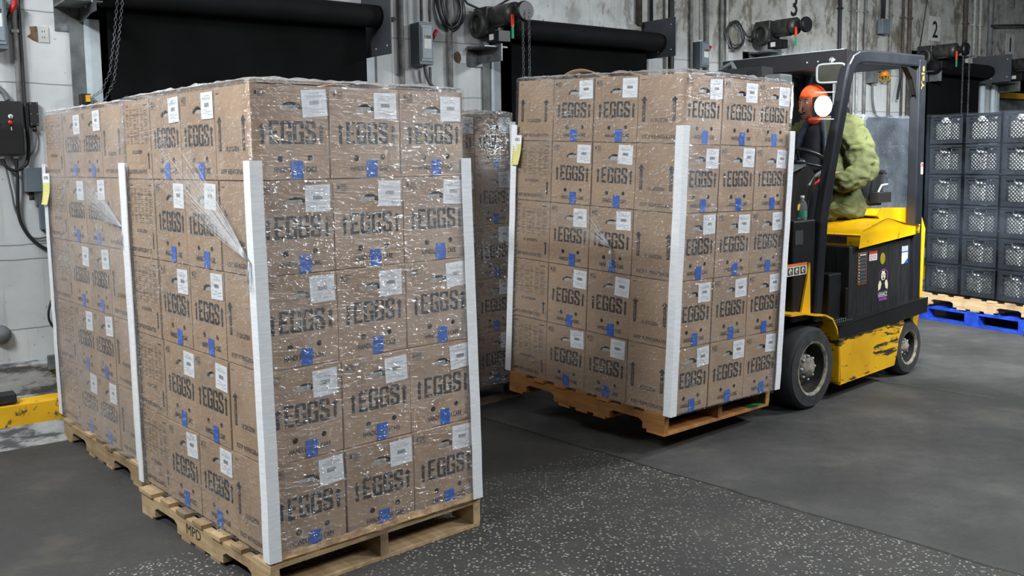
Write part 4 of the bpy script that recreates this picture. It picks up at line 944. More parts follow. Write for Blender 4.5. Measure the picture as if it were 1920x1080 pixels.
# ------------------------------------------------------------------ milk crates
def make_crate(mt):
    e = empty('milk_crate'); m = MB(); w_, d, h_ = .368, .325, .276; t_ = .012
    for F, wid in (((V((-w_/2, -d/2, 0)), X_, Z_, Y_), w_), ((V((-w_/2, d/2, 0)), -Y_, Z_, X_), d), ((V((w_/2, -d/2, 0)), Y_, Z_, -X_), d), ((V((w_/2, d/2, 0)), -X_, Z_, -Y_), w_)):
        o, r, u, n = F
        Mf = Matrix(((r.x, n.x, u.x, o.x), (r.y, n.y, u.y, o.y), (r.z, n.z, u.z, o.z), (0, 0, 0, 1)))
        m.box((0, 0, 0), (wid, t_, .048), mt, Mf); m.box((0, 0, h_-.028), (wid, t_, h_), mt, Mf)
        m.box((0, 0, .05), (.045, t_, h_-.02), mt, Mf); m.box((wid-.045, 0, .05), (wid, t_, h_-.02), mt, Mf)
        for k in range(9): x = .05+k*(wid-.1)/8; m.box((x-.002, -.004, .006), (x+.002, 0, .048), mt, Mf)
        x0, x1, z0, z1 = .042, wid-.042, .048, .226
        L = z1-z0; stp = .034; k = -8
        while x0+k*stp < x1:
            for sgn in (1, -1):
                xa = x0+k*stp; xb = xa+L; za, zb = (z0, z1)
                a_, b_ = xa, xb; ta = max(0, (x0-a_)/L); tb = min(1, (x1-a_)/L)
                if tb > ta:
                    p = (a_+L*ta, za+L*ta); q = (a_+L*tb, za+L*tb)
                    if sgn < 0: p = (x0+x1-p[0], p[1]); q = (x0+x1-q[0], q[1])
                    m.strap([(p[0], t_/2, p[1]), (q[0], t_/2, q[1])], .008, .0052, mt, Mf)
            k += 1
        # band with hand hole
        hx = wid/2; hw = .058; Fb = (Mf @ V((0, 0, 0)), r, u, -n)
        m.box((x0, 0, .205), (hx-hw, t_, .216), mt, Mf); m.box((hx+hw, 0, .205), (x1, t_, .216), mt, Mf)
        m.tube([Mf @ V(p) for p in [(hx-hw, .006, .248), (hx-hw-.002, .006, .215), (hx-hw+.018, .006, .194), (hx+hw-.018, .006, .194), (hx+hw+.002, .006, .215), (hx+hw, .006, .248)]], .006, mt, 6)
        for xs in (x0+.0, x1-.0): pass
        m.box((x0, 0, .236), (hx-hw, t_, h_-.02), mt, Mf); m.box((hx+hw, 0, .236), (x1, t_, h_-.02), mt, Mf)
    m.box((-w_/2, -d/2, 0), (w_/2, d/2, .008), mt)
    m.obj('crate_body', e); return e
def make_jug():
    e = empty('milk_jug'); m = MB(); r = .074
    prof = [(0, 0), (.06, 0), (r, .012), (r, .155), (.072, .185), (.052, .212), (.028, .228), (.020, .230), (.020, .236)]
    vs = []; fs = []; n = 20
    for R_, z in prof:
        for k in range(n):
            a = 2*PI*k/n; c, s = math.cos(a), math.sin(a); q = 1.0/max(abs(c)**4+abs(s)**4, .3)**.25 if z < .19 else 1; vs.append((R_*c*q*.98, R_*s*q*.98, z))
    for i in range(len(prof)-1):
        for k in range(n): fs.append((i*n+k, i*n+(k+1) % n, (i+1)*n+(k+1) % n, (i+1)*n+k))
    m.add(vs, fs, 'milk', True); m.obj('jug_body', e)
    m = MB(); m.tube([(.0, -.026, .205), (.0, -.052, .19), (.0, -.068, .15), (.0, -.068, .10)], .010, 'milk', 8); m.obj('jug_handle', e)
    m = MB(); m.lathe([(0, .232), (.021, .232), (.021, .246), (0, .246)], 'white_plastic', 14); m.obj('cap', e); return e
crate = make_crate('crate_black'); jug = make_jug(); used = [0, 0]
def put(src, i, M, label, cat, group):
    o = src if not used[i] else copy_tree(src); used[i] = 1; o.matrix_world = M; tag(o, label, cat, group); return o
ORD = ['bottom', 'fifth', 'fourth', 'third', 'second', 'top']
MA = T((3.985, 9.20, 0)) @ R(math.atan2(-.883, .487), 'Z')     # right stack: x along its face, -y toward the camera
for c in range(3):
    for k in range(6):
        nm = ('left', 'middle', 'right-hand')[c]
        put(crate, 0, MA @ T((.045+.378*(c+.5), .17, .275+k*.2825)), 'black milk crate, %s row, %s column of the far right stack' % (ORD[k], nm), 'crate', 'black milk crates at the far right')
        for q, dx in enumerate((-.082, .082)):
            put(jug, 1, MA @ T((.045+.378*(c+.5)+dx, .105, .285+k*.2825)), 'white milk jug, %s in the %s-row crate of the %s column, far right stack' % (('left one', 'right one')[q], ORD[k], nm), 'jug', 'milk jugs at the far right')
MBK = T((3.40, 9.20, 0)) @ R(.727, 'Z')
for c in range(3):
    for k in range(6):
        nm = ('nearest the corner', 'middle', 'far')[c]
        o = put(crate, 0, MBK @ T((.375*(c+.5)*.92, .17, .275+k*.2825)) @ Matrix.Diagonal((.92, 1, 1, 1)), 'hazy wrapped black milk crate, %s row, %s column, behind the driver' % (ORD[k], nm), 'crate', 'wrapped milk crates behind the driver')
for k in range(6):
    o = put(crate, 0, MBK @ T((.17, .17+.345, .275+k*.2825)) @ Matrix.Diagonal((.92, 1, 1, 1)), 'black milk crate, %s row, left side of the stack behind the driver' % ORD[k], 'crate', 'wrapped milk crates behind the driver')
rc = make_crate('crate_red'); rc.matrix_world = MBK @ T((.375*2.5*.92+.0, .155, .275+4*.2825+.02)) @ Matrix.Diagonal((.80, .9, .9, 1)); 
for ch in list(rc.children): ch.name = 'crate_body'
bpy.data.objects.remove(rc.children[0]); bpy.data.objects.remove(rc)
wrap('stretch_wrap', 'hazy bluish stretch wrap around the far right milk crates', MA, .03, 1.20, 0, .36, .28, 1.972, 'film_crate', seed=3, top=False, rag=.004)
wrap('stretch_wrap', 'glossy bluish stretch wrap around the crates behind the driver', MBK, 0, 1.04, 0, .70, .28, 1.985, 'film_crate_heavy', seed=6, top=False)
def pal_flat(M, mt, label, notch=None):
    e = empty('pallet', label, 'pallet', M)
    return e
make_pallet('pallet', 'pale wooden pallet directly under the far right milk crates', MA @ T((1.20, .0, .138)) @ R(PI/2, 'Z'), wd=('pallet_wood', 'pallet_wood'))
def blue_pallet(M, label):
    e = empty('pallet', label, 'pallet', M)
    L, W = 1.2, 1.0
    for x in (0, L/2-.07, L-.14):
        for y in (0, W/2-.05, W-.1): m = MB(); m.box((x, y, .018), (x+.14, y+.1, .11), 'pallet_blue'); m.obj('block', e, .002)
    for y in (0, W/2-.05, W-.1):
        m = MB(); m.box((0, y, 0), (L, y+.1, .018), 'pallet_blue'); m.obj('bottom_board', e, .002)
        m = MB(); m.box((0, y, .11), (L, y+.1, .126), 'pallet_blue'); m.obj('stringer_board', e, .002)
    for k in range(7): x = k*(L-.1)/6; m = MB(); m.box((x, 0, .121), (x+.1, W, .137), 'pallet_blue'); m.obj('deck_board', e, .002)
blue_pallet(MA @ T((-.03, -.01, 0)), 'bright blue pallet on the floor at the far right')
make_pallet('pallet', 'upper wooden pallet under the crates behind the driver', MBK @ T((0, -.02, .138)), wd=('pallet_wood', 'pallet_grey'))
make_pallet('pallet', 'lower wooden pallet under the crates behind the driver', MBK @ T((0, -.02, 0)), wd=('pallet_grey', 'pallet_grey'))
e = empty('plastic_scrap', 'crumpled pale blue plastic scrap by the blue pallet at right edge', 'plastic scrap', MA @ T((1.20, -.06, .05))); m = MB()
random.seed(8)
for k in range(26):
    a = random.uniform(0, 6.3); m.tube([(0, 0, .06), (.05*math.cos(a), .03*math.sin(a), .05*random.random()), (.09*math.cos(a+.3), .04*math.sin(a), -.045+.05*random.random())], [.004, .008, .003], 'white_plastic_bag', 5)
m.obj('strands', e)
# string on the floor
e = empty('floor_string', 'thin green string lying on the floor beside the forklift', 'string', T((2.57, 6.62, 0)))
m = MB(); m.tube([(0, 0, .003), (.06, -.06, .003), (.15, -.12, .003), (.25, -.23, .003), (.34, -.30, .003), (.44, -.41, .003), (.55, -.50, .003)], .002, 'string_green', 5); m.obj('string', e)

# ------------------------------------------------------------------ forklift
KF = .727
MF = T((1.50, 6.247, 0)) @ R(KF+PI, 'Z')
fk = empty('forklift', 'yellow and black sit-down electric forklift carrying a wrapped pallet', 'forklift', MF)
def part(name, fn, parent=fk, bevel=0, label=None):
    m = MB(); fn(m); o = m.obj(name, parent, bevel)
    if label: o['label'] = label
    return o
# wheels
def wheel(x, y, r, w_, side, nm, rim_r):
    Mw = T((x, y, r)) @ R(-PI/2*side, 'X')      # local z points outward (side)
    m = MB(); m.lathe([(rim_r, -w_), (r-.02, -w_), (r, -w_+.02), (r, -.02), (r-.02, 0), (r-.03, .002), (rim_r+.02, .002), (rim_r, -.005), (rim_r, -.03)], 'rubber', 48, cap=False)
    tyre = m.obj('wheel', fk, M=Mw); tyre['label'] = nm
    m = MB(); m.lathe([(r-.02, .003), (rim_r+.012, .005)], 'tyre_wall', 48, cap=False); m.obj('sidewall', tyre)
    m = MB(); m.lathe([(rim_r+.010, .006), (rim_r*.97, .004), (rim_r*.95, -.01)], 'rim_paint', 40, cap=False); m.lathe([(rim_r*.95, -.01), (rim_r*.93, -.035)], 'dirty_dark', 40, cap=False)
    m.lathe([(rim_r*.93, -.03), (rim_r*.90, -.12), (rim_r*.84, -.125)], 'dirty_dark', 40, cap=False)
    m.lathe([(rim_r*.90, -.118), (rim_r*.5, -.09), (0, -.085)], 'rim_paint', 40, cap=False)
    for k in range(5):
        a = 2*PI*k/5+.3; m.ball((rim_r*.70*math.cos(a), rim_r*.70*math.sin(a), -.108), rim_r*.17, 'dirty_dark', 12, None, (1, 1, .12))
    m.obj('rim', tyre)
    m = MB(); m.lathe([(rim_r*.50, -.11), (rim_r*.50, -.045), (rim_r*.40, -.035), (rim_r*.38, -.02), (rim_r*.2, -.012), (0, -.01)], 'rim_paint', 28)
    for k in range(8): a = 2*PI*k/8; m.lathe([(.009, -.056), (.009, -.034), (0, -.032)], 'galv', 6, T((rim_r*.45*math.cos(a), rim_r*.45*math.sin(a), .010)))
    m.obj('hub', tyre)
for sd, nm in ((1, 'near'), (-1, 'far')):
    wheel(-.06, .52*sd, .262, .19, sd, 'large dark front wheel with dusty rim, %s side' % nm, .165)
    wheel(-1.40, .50*sd, .203, .15, sd, 'smaller rear wheel, %s side' % nm, .118)
# chassis
part('chassis', lambda m: (m.box((-1.55, -.40, .14), (-.12, .40, .50), 'black_paint'), m.box((-.25, -.32, .14), (.12, .32, .56), 'black_paint')), bevel=.01)
def skirt(m):
    for y0, y1 in ((.44, .52), (-.52, -.44)):
        m.prism([(-.40, .10), (-1.145, .12), (-1.17, .20), (-1.20, .30), (-1.265, .40), (-1.26, .432), (-.374, .405), (-.385, .3)], 'y', y0, y1, 'skirt_yellow')
part('side_skirt', skirt, bevel=.008, label='scraped yellow lower side panels')
def sill(m):
    for y0, y1 in ((.42, .525), (-.525, -.42)):
        m.prism([(-.365, .405), (-1.62, .44), (-1.63, .545), (-.60, .505), (-.36, .48)], 'y', y0, y1, 'black_paint')
part('sill_rail', sill, bevel=.008)
def step(m):
    m.box((-.60, .10, .49), (-.34, .52, .51), 'black_paint')
    for i in range(9):
        for j in range(4): m.ball((-.37-i*.026, .36+j*.045, .512), .008, 'steel', 6, None, (1, 1, .5))
part('step_plate', step)
def fender(m):
    pts = [(.20, .63), (.05, .625), (-.08, .60), (-.20, .585), (-.29, .55), (-.345, .48), (-.375, .40), (-.385, .25), (-.385, .12)]
    for y0, y1 in ((.30, .525),):
        m.strap([(p[0], (y0+y1)/2, p[1]) for p in pts], y1-y0, .012, 'skirt_yellow'); m.strap([(p[0], -(y0+y1)/2, p[1]) for p in pts], y1-y0, .012, 'skirt_yellow')
part('front_fender', fender, label='yellow fender arching over the front wheel')
part('fender_brace', lambda m: (m.prism([(-.085, .93), (-.10, .60), (.02, .60), (.0, .64)], 'y', .463, .476, 'plain_yellow')), label='narrow yellow triangular brace above the fender')
def cowl_side(m):
    m.box((-.17, -.46, .56), (.08, .46, 1.20), 'black_paint')
part('front_cowl', cowl_side, bevel=.01)
def warn(m):
    F = (V((.16, .462, .86)), -X_, Z_, Y_)
    m.rect(0, 0, .23, .075, 'sticker_white', F, .001); m.rect(0, .058, .23, .075, 'sticker_orange', F, .002)
    for k in range(3): m.rect(.01+k*.072, .006, .07+k*.072, .052, 'sticker_dark', F, .002); m.flat([circ(.04+k*.072, .03, .017)], 'cream', F, .003); m.flat([circ(.045+k*.072, .026, .008)], 'sticker_dark', F, .004)
part('warning_label', warn, label='orange-headed white warning label with three pictures')
part('faded_sticker', lambda m: m.rect(0, .0, .09, .09, 'sticker_dark', (V((.07, .462, 1.05)), -X_, Z_, Y_), .001))
# battery compartment and cover
part('battery_case', lambda m: (m.box((-1.50, -.46, .505), (-.60, .46, .99), 'battery_black')), bevel=.006)
part('front_box', lambda m: (m.box((-.58, -.30, .50), (-.42, .42, .82), 'black_paint'), m.box((-.69, .2, .50), (-.58, .455, .72), 'black_paint')), bevel=.01)
def hood(m):
    prof = [(-.675, .985), (-1.53, 1.035), (-1.53, 1.085), (-1.30, 1.115), (-1.06, 1.155), (-.95, 1.15), (-.80, 1.115), (-.70, 1.095), (-.675, 1.07)]
    m.prism(prof, 'y', -.49, .49, 'hood_yellow')
hd = part('battery_cover', hood, bevel=.040, label='glossy yellow battery cover with dark scrapes')
def hood2(m):
    m.prism([(-1.16, 1.13), (-1.56, 1.08), (-1.56, 1.18), (-1.50, 1.205), (-1.14, 1.22), (-1.06, 1.18)], 'y', -.40, .40, 'hood_yellow')
o = part('rear_cover', hood2, bevel=.04)
for q in (hd, o): q.modifiers['bevel'].segments = 5; [setattr(f, 'use_smooth', True) for f in q.data.polygons]
part('cover_slot', lambda m: m.box((-.674, .15, 1.01), (-.668, .40, 1.055), 'dirty_dark'))
part('counterweight', lambda m: (m.prism([(-1.53, .30), (-1.66, .34), (-1.72, .50), (-1.72, 1.05), (-1.68, 1.13), (-1.53, 1.13)], 'y', -.43, .43, 'plain_yellow')), bevel=.02)
def G(x, z): return (V((x, .461, z)), -X_, Z_, Y_)
def d1_(m):
    g = G(-.715, .725)
    m.rect(0, 0, .115, .215, 'sticker_orange', g, .001); m.rect(.004, .004, .111, .211, 'sticker_dark', g, .002)
    for k in range(9): m.rect(.008, .015+k*.021, .018, .023+k*.021, 'sticker_white', g, .003)
    m.rect(.02, .196, .10, .204, 'sticker_white', g, .003); m.rect(.02, .10, .108, .102, 'sticker_orange', g, .003)
    for k in range(7): m.rect(.03, .02+k*.025, .10, .023+k*.025, 'print_grey', g, .003)
part('capacity_plate', d1_)
def d2_(m):
    g = G(-.865, .875); m.rect(0, 0, .11, .062, 'sticker_white', g, .001); m.rect(0, .046, .11, .062, 'sticker_red', g, .002); m.flat([circ(.03, .022, .016), circ(.03, .022, .011)[::-1]], 'sticker_red', g, .002)
    for k in range(3): m.rect(.055, .010+k*.011, .10, .014+k*.011, 'print_grey', g, .002)
part('warning_sticker', d2_, label='small white sticker with red header')
part('round_sticker', lambda m: m.flat([circ(0, 0, .036, 20, 1.15)], 'sticker_yellow', G(-1.055, .878), .001), label='dull yellow oval sticker')
def d3_(m):
    g = G(-1.335, .815); m.rect(0, .0, .095, .085, 'sticker_white', g, .001); m.rect(0, .083, .095, .128, 'print_light', g, .001); m.flat([[(.03, 0), (.095, 0), (.095, .04), (.06, .02)]], 'sticker_blue', g, .002); m.rect(0, .083, .095, .09, 'sticker_blue', g, .002)
part('service_sticker', d3_, label='white and blue service sticker')
def d4_(m):
    g = G(-1.00, .58); m.flat([[(0, .06), (.13, .06), (.135, .20), (.09, .225), (.045, .222), (.012, .20)], [(.008, .066), (.016, .195), (.046, .214), (.09, .217), (.127, .195), (.122, .066)]], 'sticker_purple', g, .001)
    m.flat([[(.0, .075), (.03, .085), (.045, .12), (.03, .145), (.01, .14), (-.004, .11)]], 'cream', g, .002); m.flat([[(.135, .075), (.105, .085), (.09, .12), (.105, .145), (.125, .14), (.139, .11)]], 'cream', g, .002)
    m.flat([[(.05, .145), (.085, .145), (.10, .165), (.098, .19), (.085, .20), (.09, .212), (.068, .207), (.046, .213), (.05, .20), (.038, .19), (.036, .165)]], 'cream', g, .002)
    m.rect(.053, .178, .062, .185, 'sticker_dark', g, .003); m.rect(.075, .178, .084, .185, 'sticker_dark', g, .003); m.rect(.058, .152, .08, .162, 'sticker_dark', g, .003); m.rect(.064, .166, .073, .172, 'sticker_dark', g, .003)
    m.text('LEGACY', .002, .035, .132, .058, 'sticker_white', g, .002, .02); m.rect(0, .028, .134, .031, 'sticker_white', g, .002)
    m.rect(.008, .0, .126, .022, 'sticker_purple', g, .002)
part('crest_sticker', d4_, label='cream and purple crest sticker reading LEGACY')
# overhead guard
gd = empty('overhead_guard'); gd.parent = fk
def pillar(sd):
    pts = [(-.175, .54), (-.20, .8), (-.235, 1.17), (-.32, 1.5), (-.43, 1.84), (-.50, 2.08), (-.535, 2.17), (-.575, 2.215), (-.64, 2.24), (-.74, 2.25), (-1.0, 2.257), (-1.56, 2.265)]
    def fn(m):
        m.strap([(p[0], .455*sd, p[1]) for p in pts], .065, .085, 'black_satin')
    return fn
part('front_pillar', pillar(1), gd, .012); part('front_pillar', pillar(-1), gd, .012)
for sd in (1, -1):
    def rp(m, sd=sd):
        m.box((-1.578, .455*sd-.035, .48), (-1.475, .455*sd+.035, 2.27), 'black_satin')
        m.prism([(-1.46, 2.20), (-1.46, 2.02), (-1.40, 2.14), (-1.32, 2.21)], 'y', .455*sd-.02, .455*sd+.02, 'black_paint')
    o = part('rear_pillar', rp, gd, .006)
    if sd == 1:
        part('brand_letters', lambda m: m.text('Yale', 0, 0, .045, .17, 'yale_gold', (V((-1.500, .4905, 2.06)), -X_, Z_, Y_), .001, .02, rot=1), o)
        part('small_sticker', lambda m: (m.rect(0, 0, .035, .085, 'sticker_white', (V((-1.53, .4905, 1.455)), -X_, Z_, Y_), .001), m.rect(.004, .055, .031, .08, 'sticker_red', (V((-1.53, .4905, 1.455)), -X_, Z_, Y_), .002)), o)
def header(m):
    m.box((-.56, -.50, 2.17), (-.50, .47, 2.285), 'black_paint'); m.box((-.565, -.50, 2.283), (-.495, .44, 2.288), 'galv')
    for q in (-.42, -.3, .18, .26, .38): m.ball((-.498, q, 2.22), .007, 'galv', 6)
part('header_bar', header, gd, .003)
for k in range(5):
    x = -.72-k*.17
    part('roof_bar', lambda m: m.box((x-.02, -.43, 2.235), (x+.02, .43, 2.275), 'black_satin'), gd, .004)
part('rear_roof_plate', lambda m: m.box((-1.56, -.43, 2.225), (-.95, .43, 2.26), 'black_paint'), gd)
# mirror
mr = part('mirror_mount', lambda m: (m.tube([(-.50, .36, 2.24), (-.48, .37, 2.22), (-.48, .37, 2.16)], .008, 'steel', 6), m.ball((-.5, .36, 2.22), .02, 'galv', 8)), gd)
def mirror(m):
    pts = [(.09*math.copysign(abs(math.cos(a))**.35, math.cos(a)), .06*math.copysign(abs(math.sin(a))**.35, math.sin(a))) for a in [2*PI*k/28 for k in range(28)]]
    Mm = T((-.475, .37, 2.135)) @ R(.3, 'Z') @ R(PI/2, 'Z')
    m.tube([Mm @ V((p[0], 0, p[1])) for p in pts], .008, 'mirror_frame', 8, closed=True)
part('mirror_rim', mirror, gd)
def mglass(m):
    pts = [(.086*math.copysign(abs(math.cos(a))**.35, math.cos(a)), .056*math.copysign(abs(math.sin(a))**.35, math.sin(a))) for a in [2*PI*k/28 for k in range(28)]]
    m.prism(pts, 'y', -.003, .003, 'mirror_glass', T((-.475, .37, 2.135)) @ R(.3, 'Z') @ R(PI/2, 'Z'))
part('mirror_glass', mglass, gd)
# work lamp on the near pillar
ML = T((-.285, .43, 1.915)) @ R(.75, 'Z') @ R(.0, 'Y')
lm = part('work_lamp', lambda m: (m.box((-.10, -.05, -.062), (.0, .05, .062), 'black_paint', ML), m.box((-.16, -.015, -.02), (-.08, .015, .02), 'black_paint', ML)), fk, .006)
part('lamp_lens', lambda m: m.lathe([(0, .016), (.03, .013), (.054, .0)], 'lamp_glow', 24, ML @ Matrix.Diagonal((1, 1, 1.22, 1)) @ R(PI/2, 'Y')), lm)
part('lamp_guard', lambda m: [m.tube([ML @ V((.0, -.07, zz)), ML @ V((.03, -.06, zz)), ML @ V((.035, .0, zz)), ML @ V((.03, .06, zz))], .004, 'galv', 6) for zz in (-.085, .085)], lm)
ld = bpy.data.lights.new('work_lamp_beam', 'SPOT'); ld.energy = 30; ld.spot_size = 1.9; ld.spot_blend = .6; ld.shadow_soft_size = .05; ld.color = (.95, 1, 1)
lo = bpy.data.objects.new('work_lamp_beam', ld); COL.objects.link(lo); lo.parent = lm; lo.matrix_local = ML @ T((.04, 0, 0)) @ R(-PI/2, 'Y')
# mast, carriage, forks
def mast(m):
    for y in (-.30, .30):
        sg = 1 if y > 0 else -1
        m.box((.16, y-.05, .06), (.30, y-.035*1, 2.12), 'black_paint'); m.box((.16, y-.05, .06), (.175, y+.03, 2.12), 'black_paint'); m.box((.285, y-.05, .06), (.30, y+.03, 2.12), 'black_paint')
    m.box((.17, -.34, 2.02), (.29, .34, 2.12), 'black_paint'); m.box((.17, -.34, .9), (.20, .34, 1.0), 'black_paint')
part('mast', mast, bevel=.004)
part('inner_mast', lambda m: [m.box((.20, y-.03, .10), (.28, y+.03, 2.13), 'dirty_dark') for y in (-.22, .22)])
part('lift_cylinder', lambda m: [m.tube([(.23, y, .12), (.23, y, 2.02)], .03, 'steel', 14) for y in (-.12, .12)])
part('hydraulic_hose', lambda m: [m.tube([(.22, y, 1.2), (.22, y, 2.08), (.16, y, 2.15), (.05, y, 2.10), (-.02, y, 1.9)], .012, 'cowl_grey', 8) for y in (-.05, 0, .05)])
def carriage(m):
    m.box((.31, -.48, .16), (.345, .48, .26), 'black_paint'); m.box((.31, -.48, .50), (.345, .48, .60), 'black_paint')
    for y in (-.40, -.13, .13, .40): m.box((.31, y-.015, .2), (.34, y+.015, 1.2), 'black_paint')
    m.box((.31, -.48, 1.18), (.34, .48, 1.22), 'black_paint')
part('carriage', carriage, bevel=.004)
for y in (-.25, .25):
    part('fork', lambda m: m.prism([(.335, .62), (.335, .165), (.36, .158), (1.36, .198), (1.36, .208), (.375, .200), (.372, .62)], 'y', y-.05, y+.05, 'black_paint'))
part('mast_cover', lambda m: m.prism([(.30, .1), (.48, .1), (.48, .25), (.38, .25)], 'z', 1.93, 2.08, 'galv') if False else m.box((.14, .33, 1.94), (.27, .47, 2.09), 'cowl_grey'), bevel=.008, label='pale grey box at the top of the mast')
part('mast_crosshead', lambda m: (m.box((.18, .05, 2.06), (.30, .36, 2.14), 'black_paint'), m.tube([(.2, -.02, 2.05), (.18, -.02, 2.16), (.18, .06, 2.19), (.18, .10, 2.12)], .014, 'cowl_grey', 8), m.tube([(.2, -.16, 2.05), (.16, -.16, 2.15), (.1, -.05, 2.12)], .016, 'cowl_grey', 8)))
# dash, steering, seat
part('dash_cowl', lambda m: (m.prism([(-.17, 1.18), (-.40, 1.18), (-.46, 1.40), (-.50, 1.47), (-.42, 1.52), (-.22, 1.46), (-.13, 1.25)], 'y', -.16, .24, 'black_paint')), bevel=.02)
part('dash_top', lambda m: m.prism([(-.20, 1.47), (-.44, 1.535), (-.44, 1.545), (-.19, 1.48), (-.09, 1.25), (-.10, 1.245)], 'y', -.12, .22, 'cowl_grey'), label='pale grey top of the dash cowl')
MS = T((-.655, .05, 1.575)) @ R(-.45, 'Y')
sw = part('steering_wheel', lambda m: (m.tube([MS @ V((.185*math.cos(a), .185*math.sin(a), 0)) for a in [2*PI*k/40 for k in range(40)]], .014, 'black_satin', 10, closed=True),
     [m.tube([MS @ V((0, 0, -.02)), MS @ V((.18*math.cos(a), .18*math.sin(a), 0))], .010, 'black_satin', 8) for a in (.3, 2.4, 4.5)]))
part('steering_hub', lambda m: m.lathe([(0, .0), (.04, -.005), (.05, -.03), (.03, -.06)], 'black_satin', 20, MS), sw)
part('steering_column', lambda m: m.tube([MS @ V((0, 0, -.05)), (-.42, .03, 1.36)], .03, 'black_paint', 12), sw)
part('lever_console', lambda m: (m.tube([(-.52, .14, 1.40), (-.66, .22, 1.50)], .012, 'cable_grey', 8), m.tube([(-.50, .18, 1.36), (-.62, .25, 1.46)], .010, 'red_plastic', 8), m.box((-.60, .10, 1.36), (-.44, .22, 1.42), 'black_paint')))
part('floor_plate', lambda m: m.box((-.62, -.44, .50), (-.12, .44, .52), 'black_paint'))
st = part('seat', lambda m: (m.box((-1.33, -.25, 1.235), (-.86, .25, 1.30), 'seat_vinyl'), m.box((-1.20, -.2, 1.14), (-.92, .2, 1.24), 'seat_vinyl')), bevel=.03)
part('seat_back', lambda m: m.prism([(-1.30, 1.26), (-1.36, 1.46), (-1.44, 1.46), (-1.42, 1.26)], 'y', -.24, .24, 'seat_vinyl'), st, .03)
part('armrest', lambda m: (m.box((-1.42, .255, 1.255), (-1.24, .33, 1.33), 'seat_vinyl'), m.tube([(-1.3, .29, 1.33), (-1.33, .30, 1.38), (-1.42, .30, 1.385)], .008, 'galv', 6)), st, .015)
# water bottle on the cowl
e = empty('water_bottle', 'small clear water bottle with green label standing on the forklift cowl', 'bottle', MF @ T((-.105, .40, 1.20))); m = MB()
m.lathe([(0, 0), (.03, 0), (.032, .008), (.032, .085), (.026, .105), (.012, .125), (.012, .135)], 'clear_bottle', 20); m.obj('bottle_body', e)
m = MB(); m.lathe([(.0325, .015), (.0325, .055)], 'bottle_green', 20, cap=False); m.obj('bottle_label', e)
m = MB(); m.lathe([(0, .133), (.014, .133), (.014, .15), (0, .15)], 'white_plastic', 14); m.obj('cap', e)

# ------------------------------------------------------------------ driver
pe = empty('person', 'forklift driver in olive coat and orange balaclava sitting behind the work lamp', 'person', MF)
def skinned(name, verts, edges, mt, parent=pe, sub=2, root=0, disp=None):
    me = bpy.data.meshes.new(name); me.from_pydata([v[0] for v in verts], edges, []); me.materials.append(MATS[mt])
    o = bpy.data.objects.new(name, me); COL.objects.link(o); o.parent = parent
    s = o.modifiers.new('skin', 'SKIN'); s.use_smooth_shade = True
    lay = me.skin_vertices[0].data if me.skin_vertices else None
    if lay is None:
        bpy.context.view_layer.objects.active = o; lay = me.skin_vertices[0].data
    for i, v in enumerate(verts):
        r = v[1]; lay[i].radius = (r, r) if not isinstance(r, tuple) else r
        lay[i].use_root = (i == root)
    q = o.modifiers.new('sub', 'SUBSURF'); q.levels = sub; q.render_levels = sub
    if disp:
        tx = bpy.data.textures.new(name+'_fold', 'CLOUDS'); tx.noise_scale = disp[1]; tx.noise_depth = 2
        d = o.modifiers.new('folds', 'DISPLACE'); d.texture = tx; d.strength = disp[0]; d.mid_level = .5; d.texture_coords = 'LOCAL'
    return o
body_v = [((-1.12, 0, 1.36), (.13, .15)), ((-1.13, 0, 1.50), (.11, .14)), ((-1.12, 0, 1.66), (.12, .16)), ((-1.09, 0, 1.78), (.09, .13)), ((-1.03, 0, 1.86), .055), ((-.975, 0, 1.91), .052), ((-.93, 0, 1.965), (.082, .075)), ((-.93, 0, 2.03), (.085, .075)),
          ((-1.10, .19, 1.79), .06), ((-1.13, .29, 1.60), .05), ((-1.04, .33, 1.46), .044), ((-.85, .26, 1.45), .036), ((-.76, .20, 1.475), .026),
          ((-1.10, -.19, 1.79), .06), ((-1.08, -.29, 1.60), .05), ((-.95, -.29, 1.50), .044), ((-.80, -.20, 1.55), .034), ((-.72, -.16, 1.575), .026),
          ((-1.06, .10, 1.34), .10), ((-.70, .14, 1.30), .075), ((-.58, .13, .95), .055), ((-.54, .13, .58), .045), ((-.42, .13, .56), .04),
          ((-1.06, -.10, 1.34), .10), ((-.70, -.14, 1.30), .075), ((-.58, -.13, .95), .055), ((-.54, -.13, .58), .045), ((-.42, -.13, .56), .04)]
body_e = [(0, 1), (1, 2), (2, 3), (3, 4), (4, 5), (5, 6), (6, 7), (3, 8), (8, 9), (9, 10), (10, 11), (11, 12), (3, 13), (13, 14), (14, 15), (15, 16), (16, 17), (0, 18), (18, 19), (19, 20), (20, 21), (21, 22), (0, 23), (23, 24), (24, 25), (25, 26), (26, 27)]
skinned('body', body_v, body_e, 'skin')
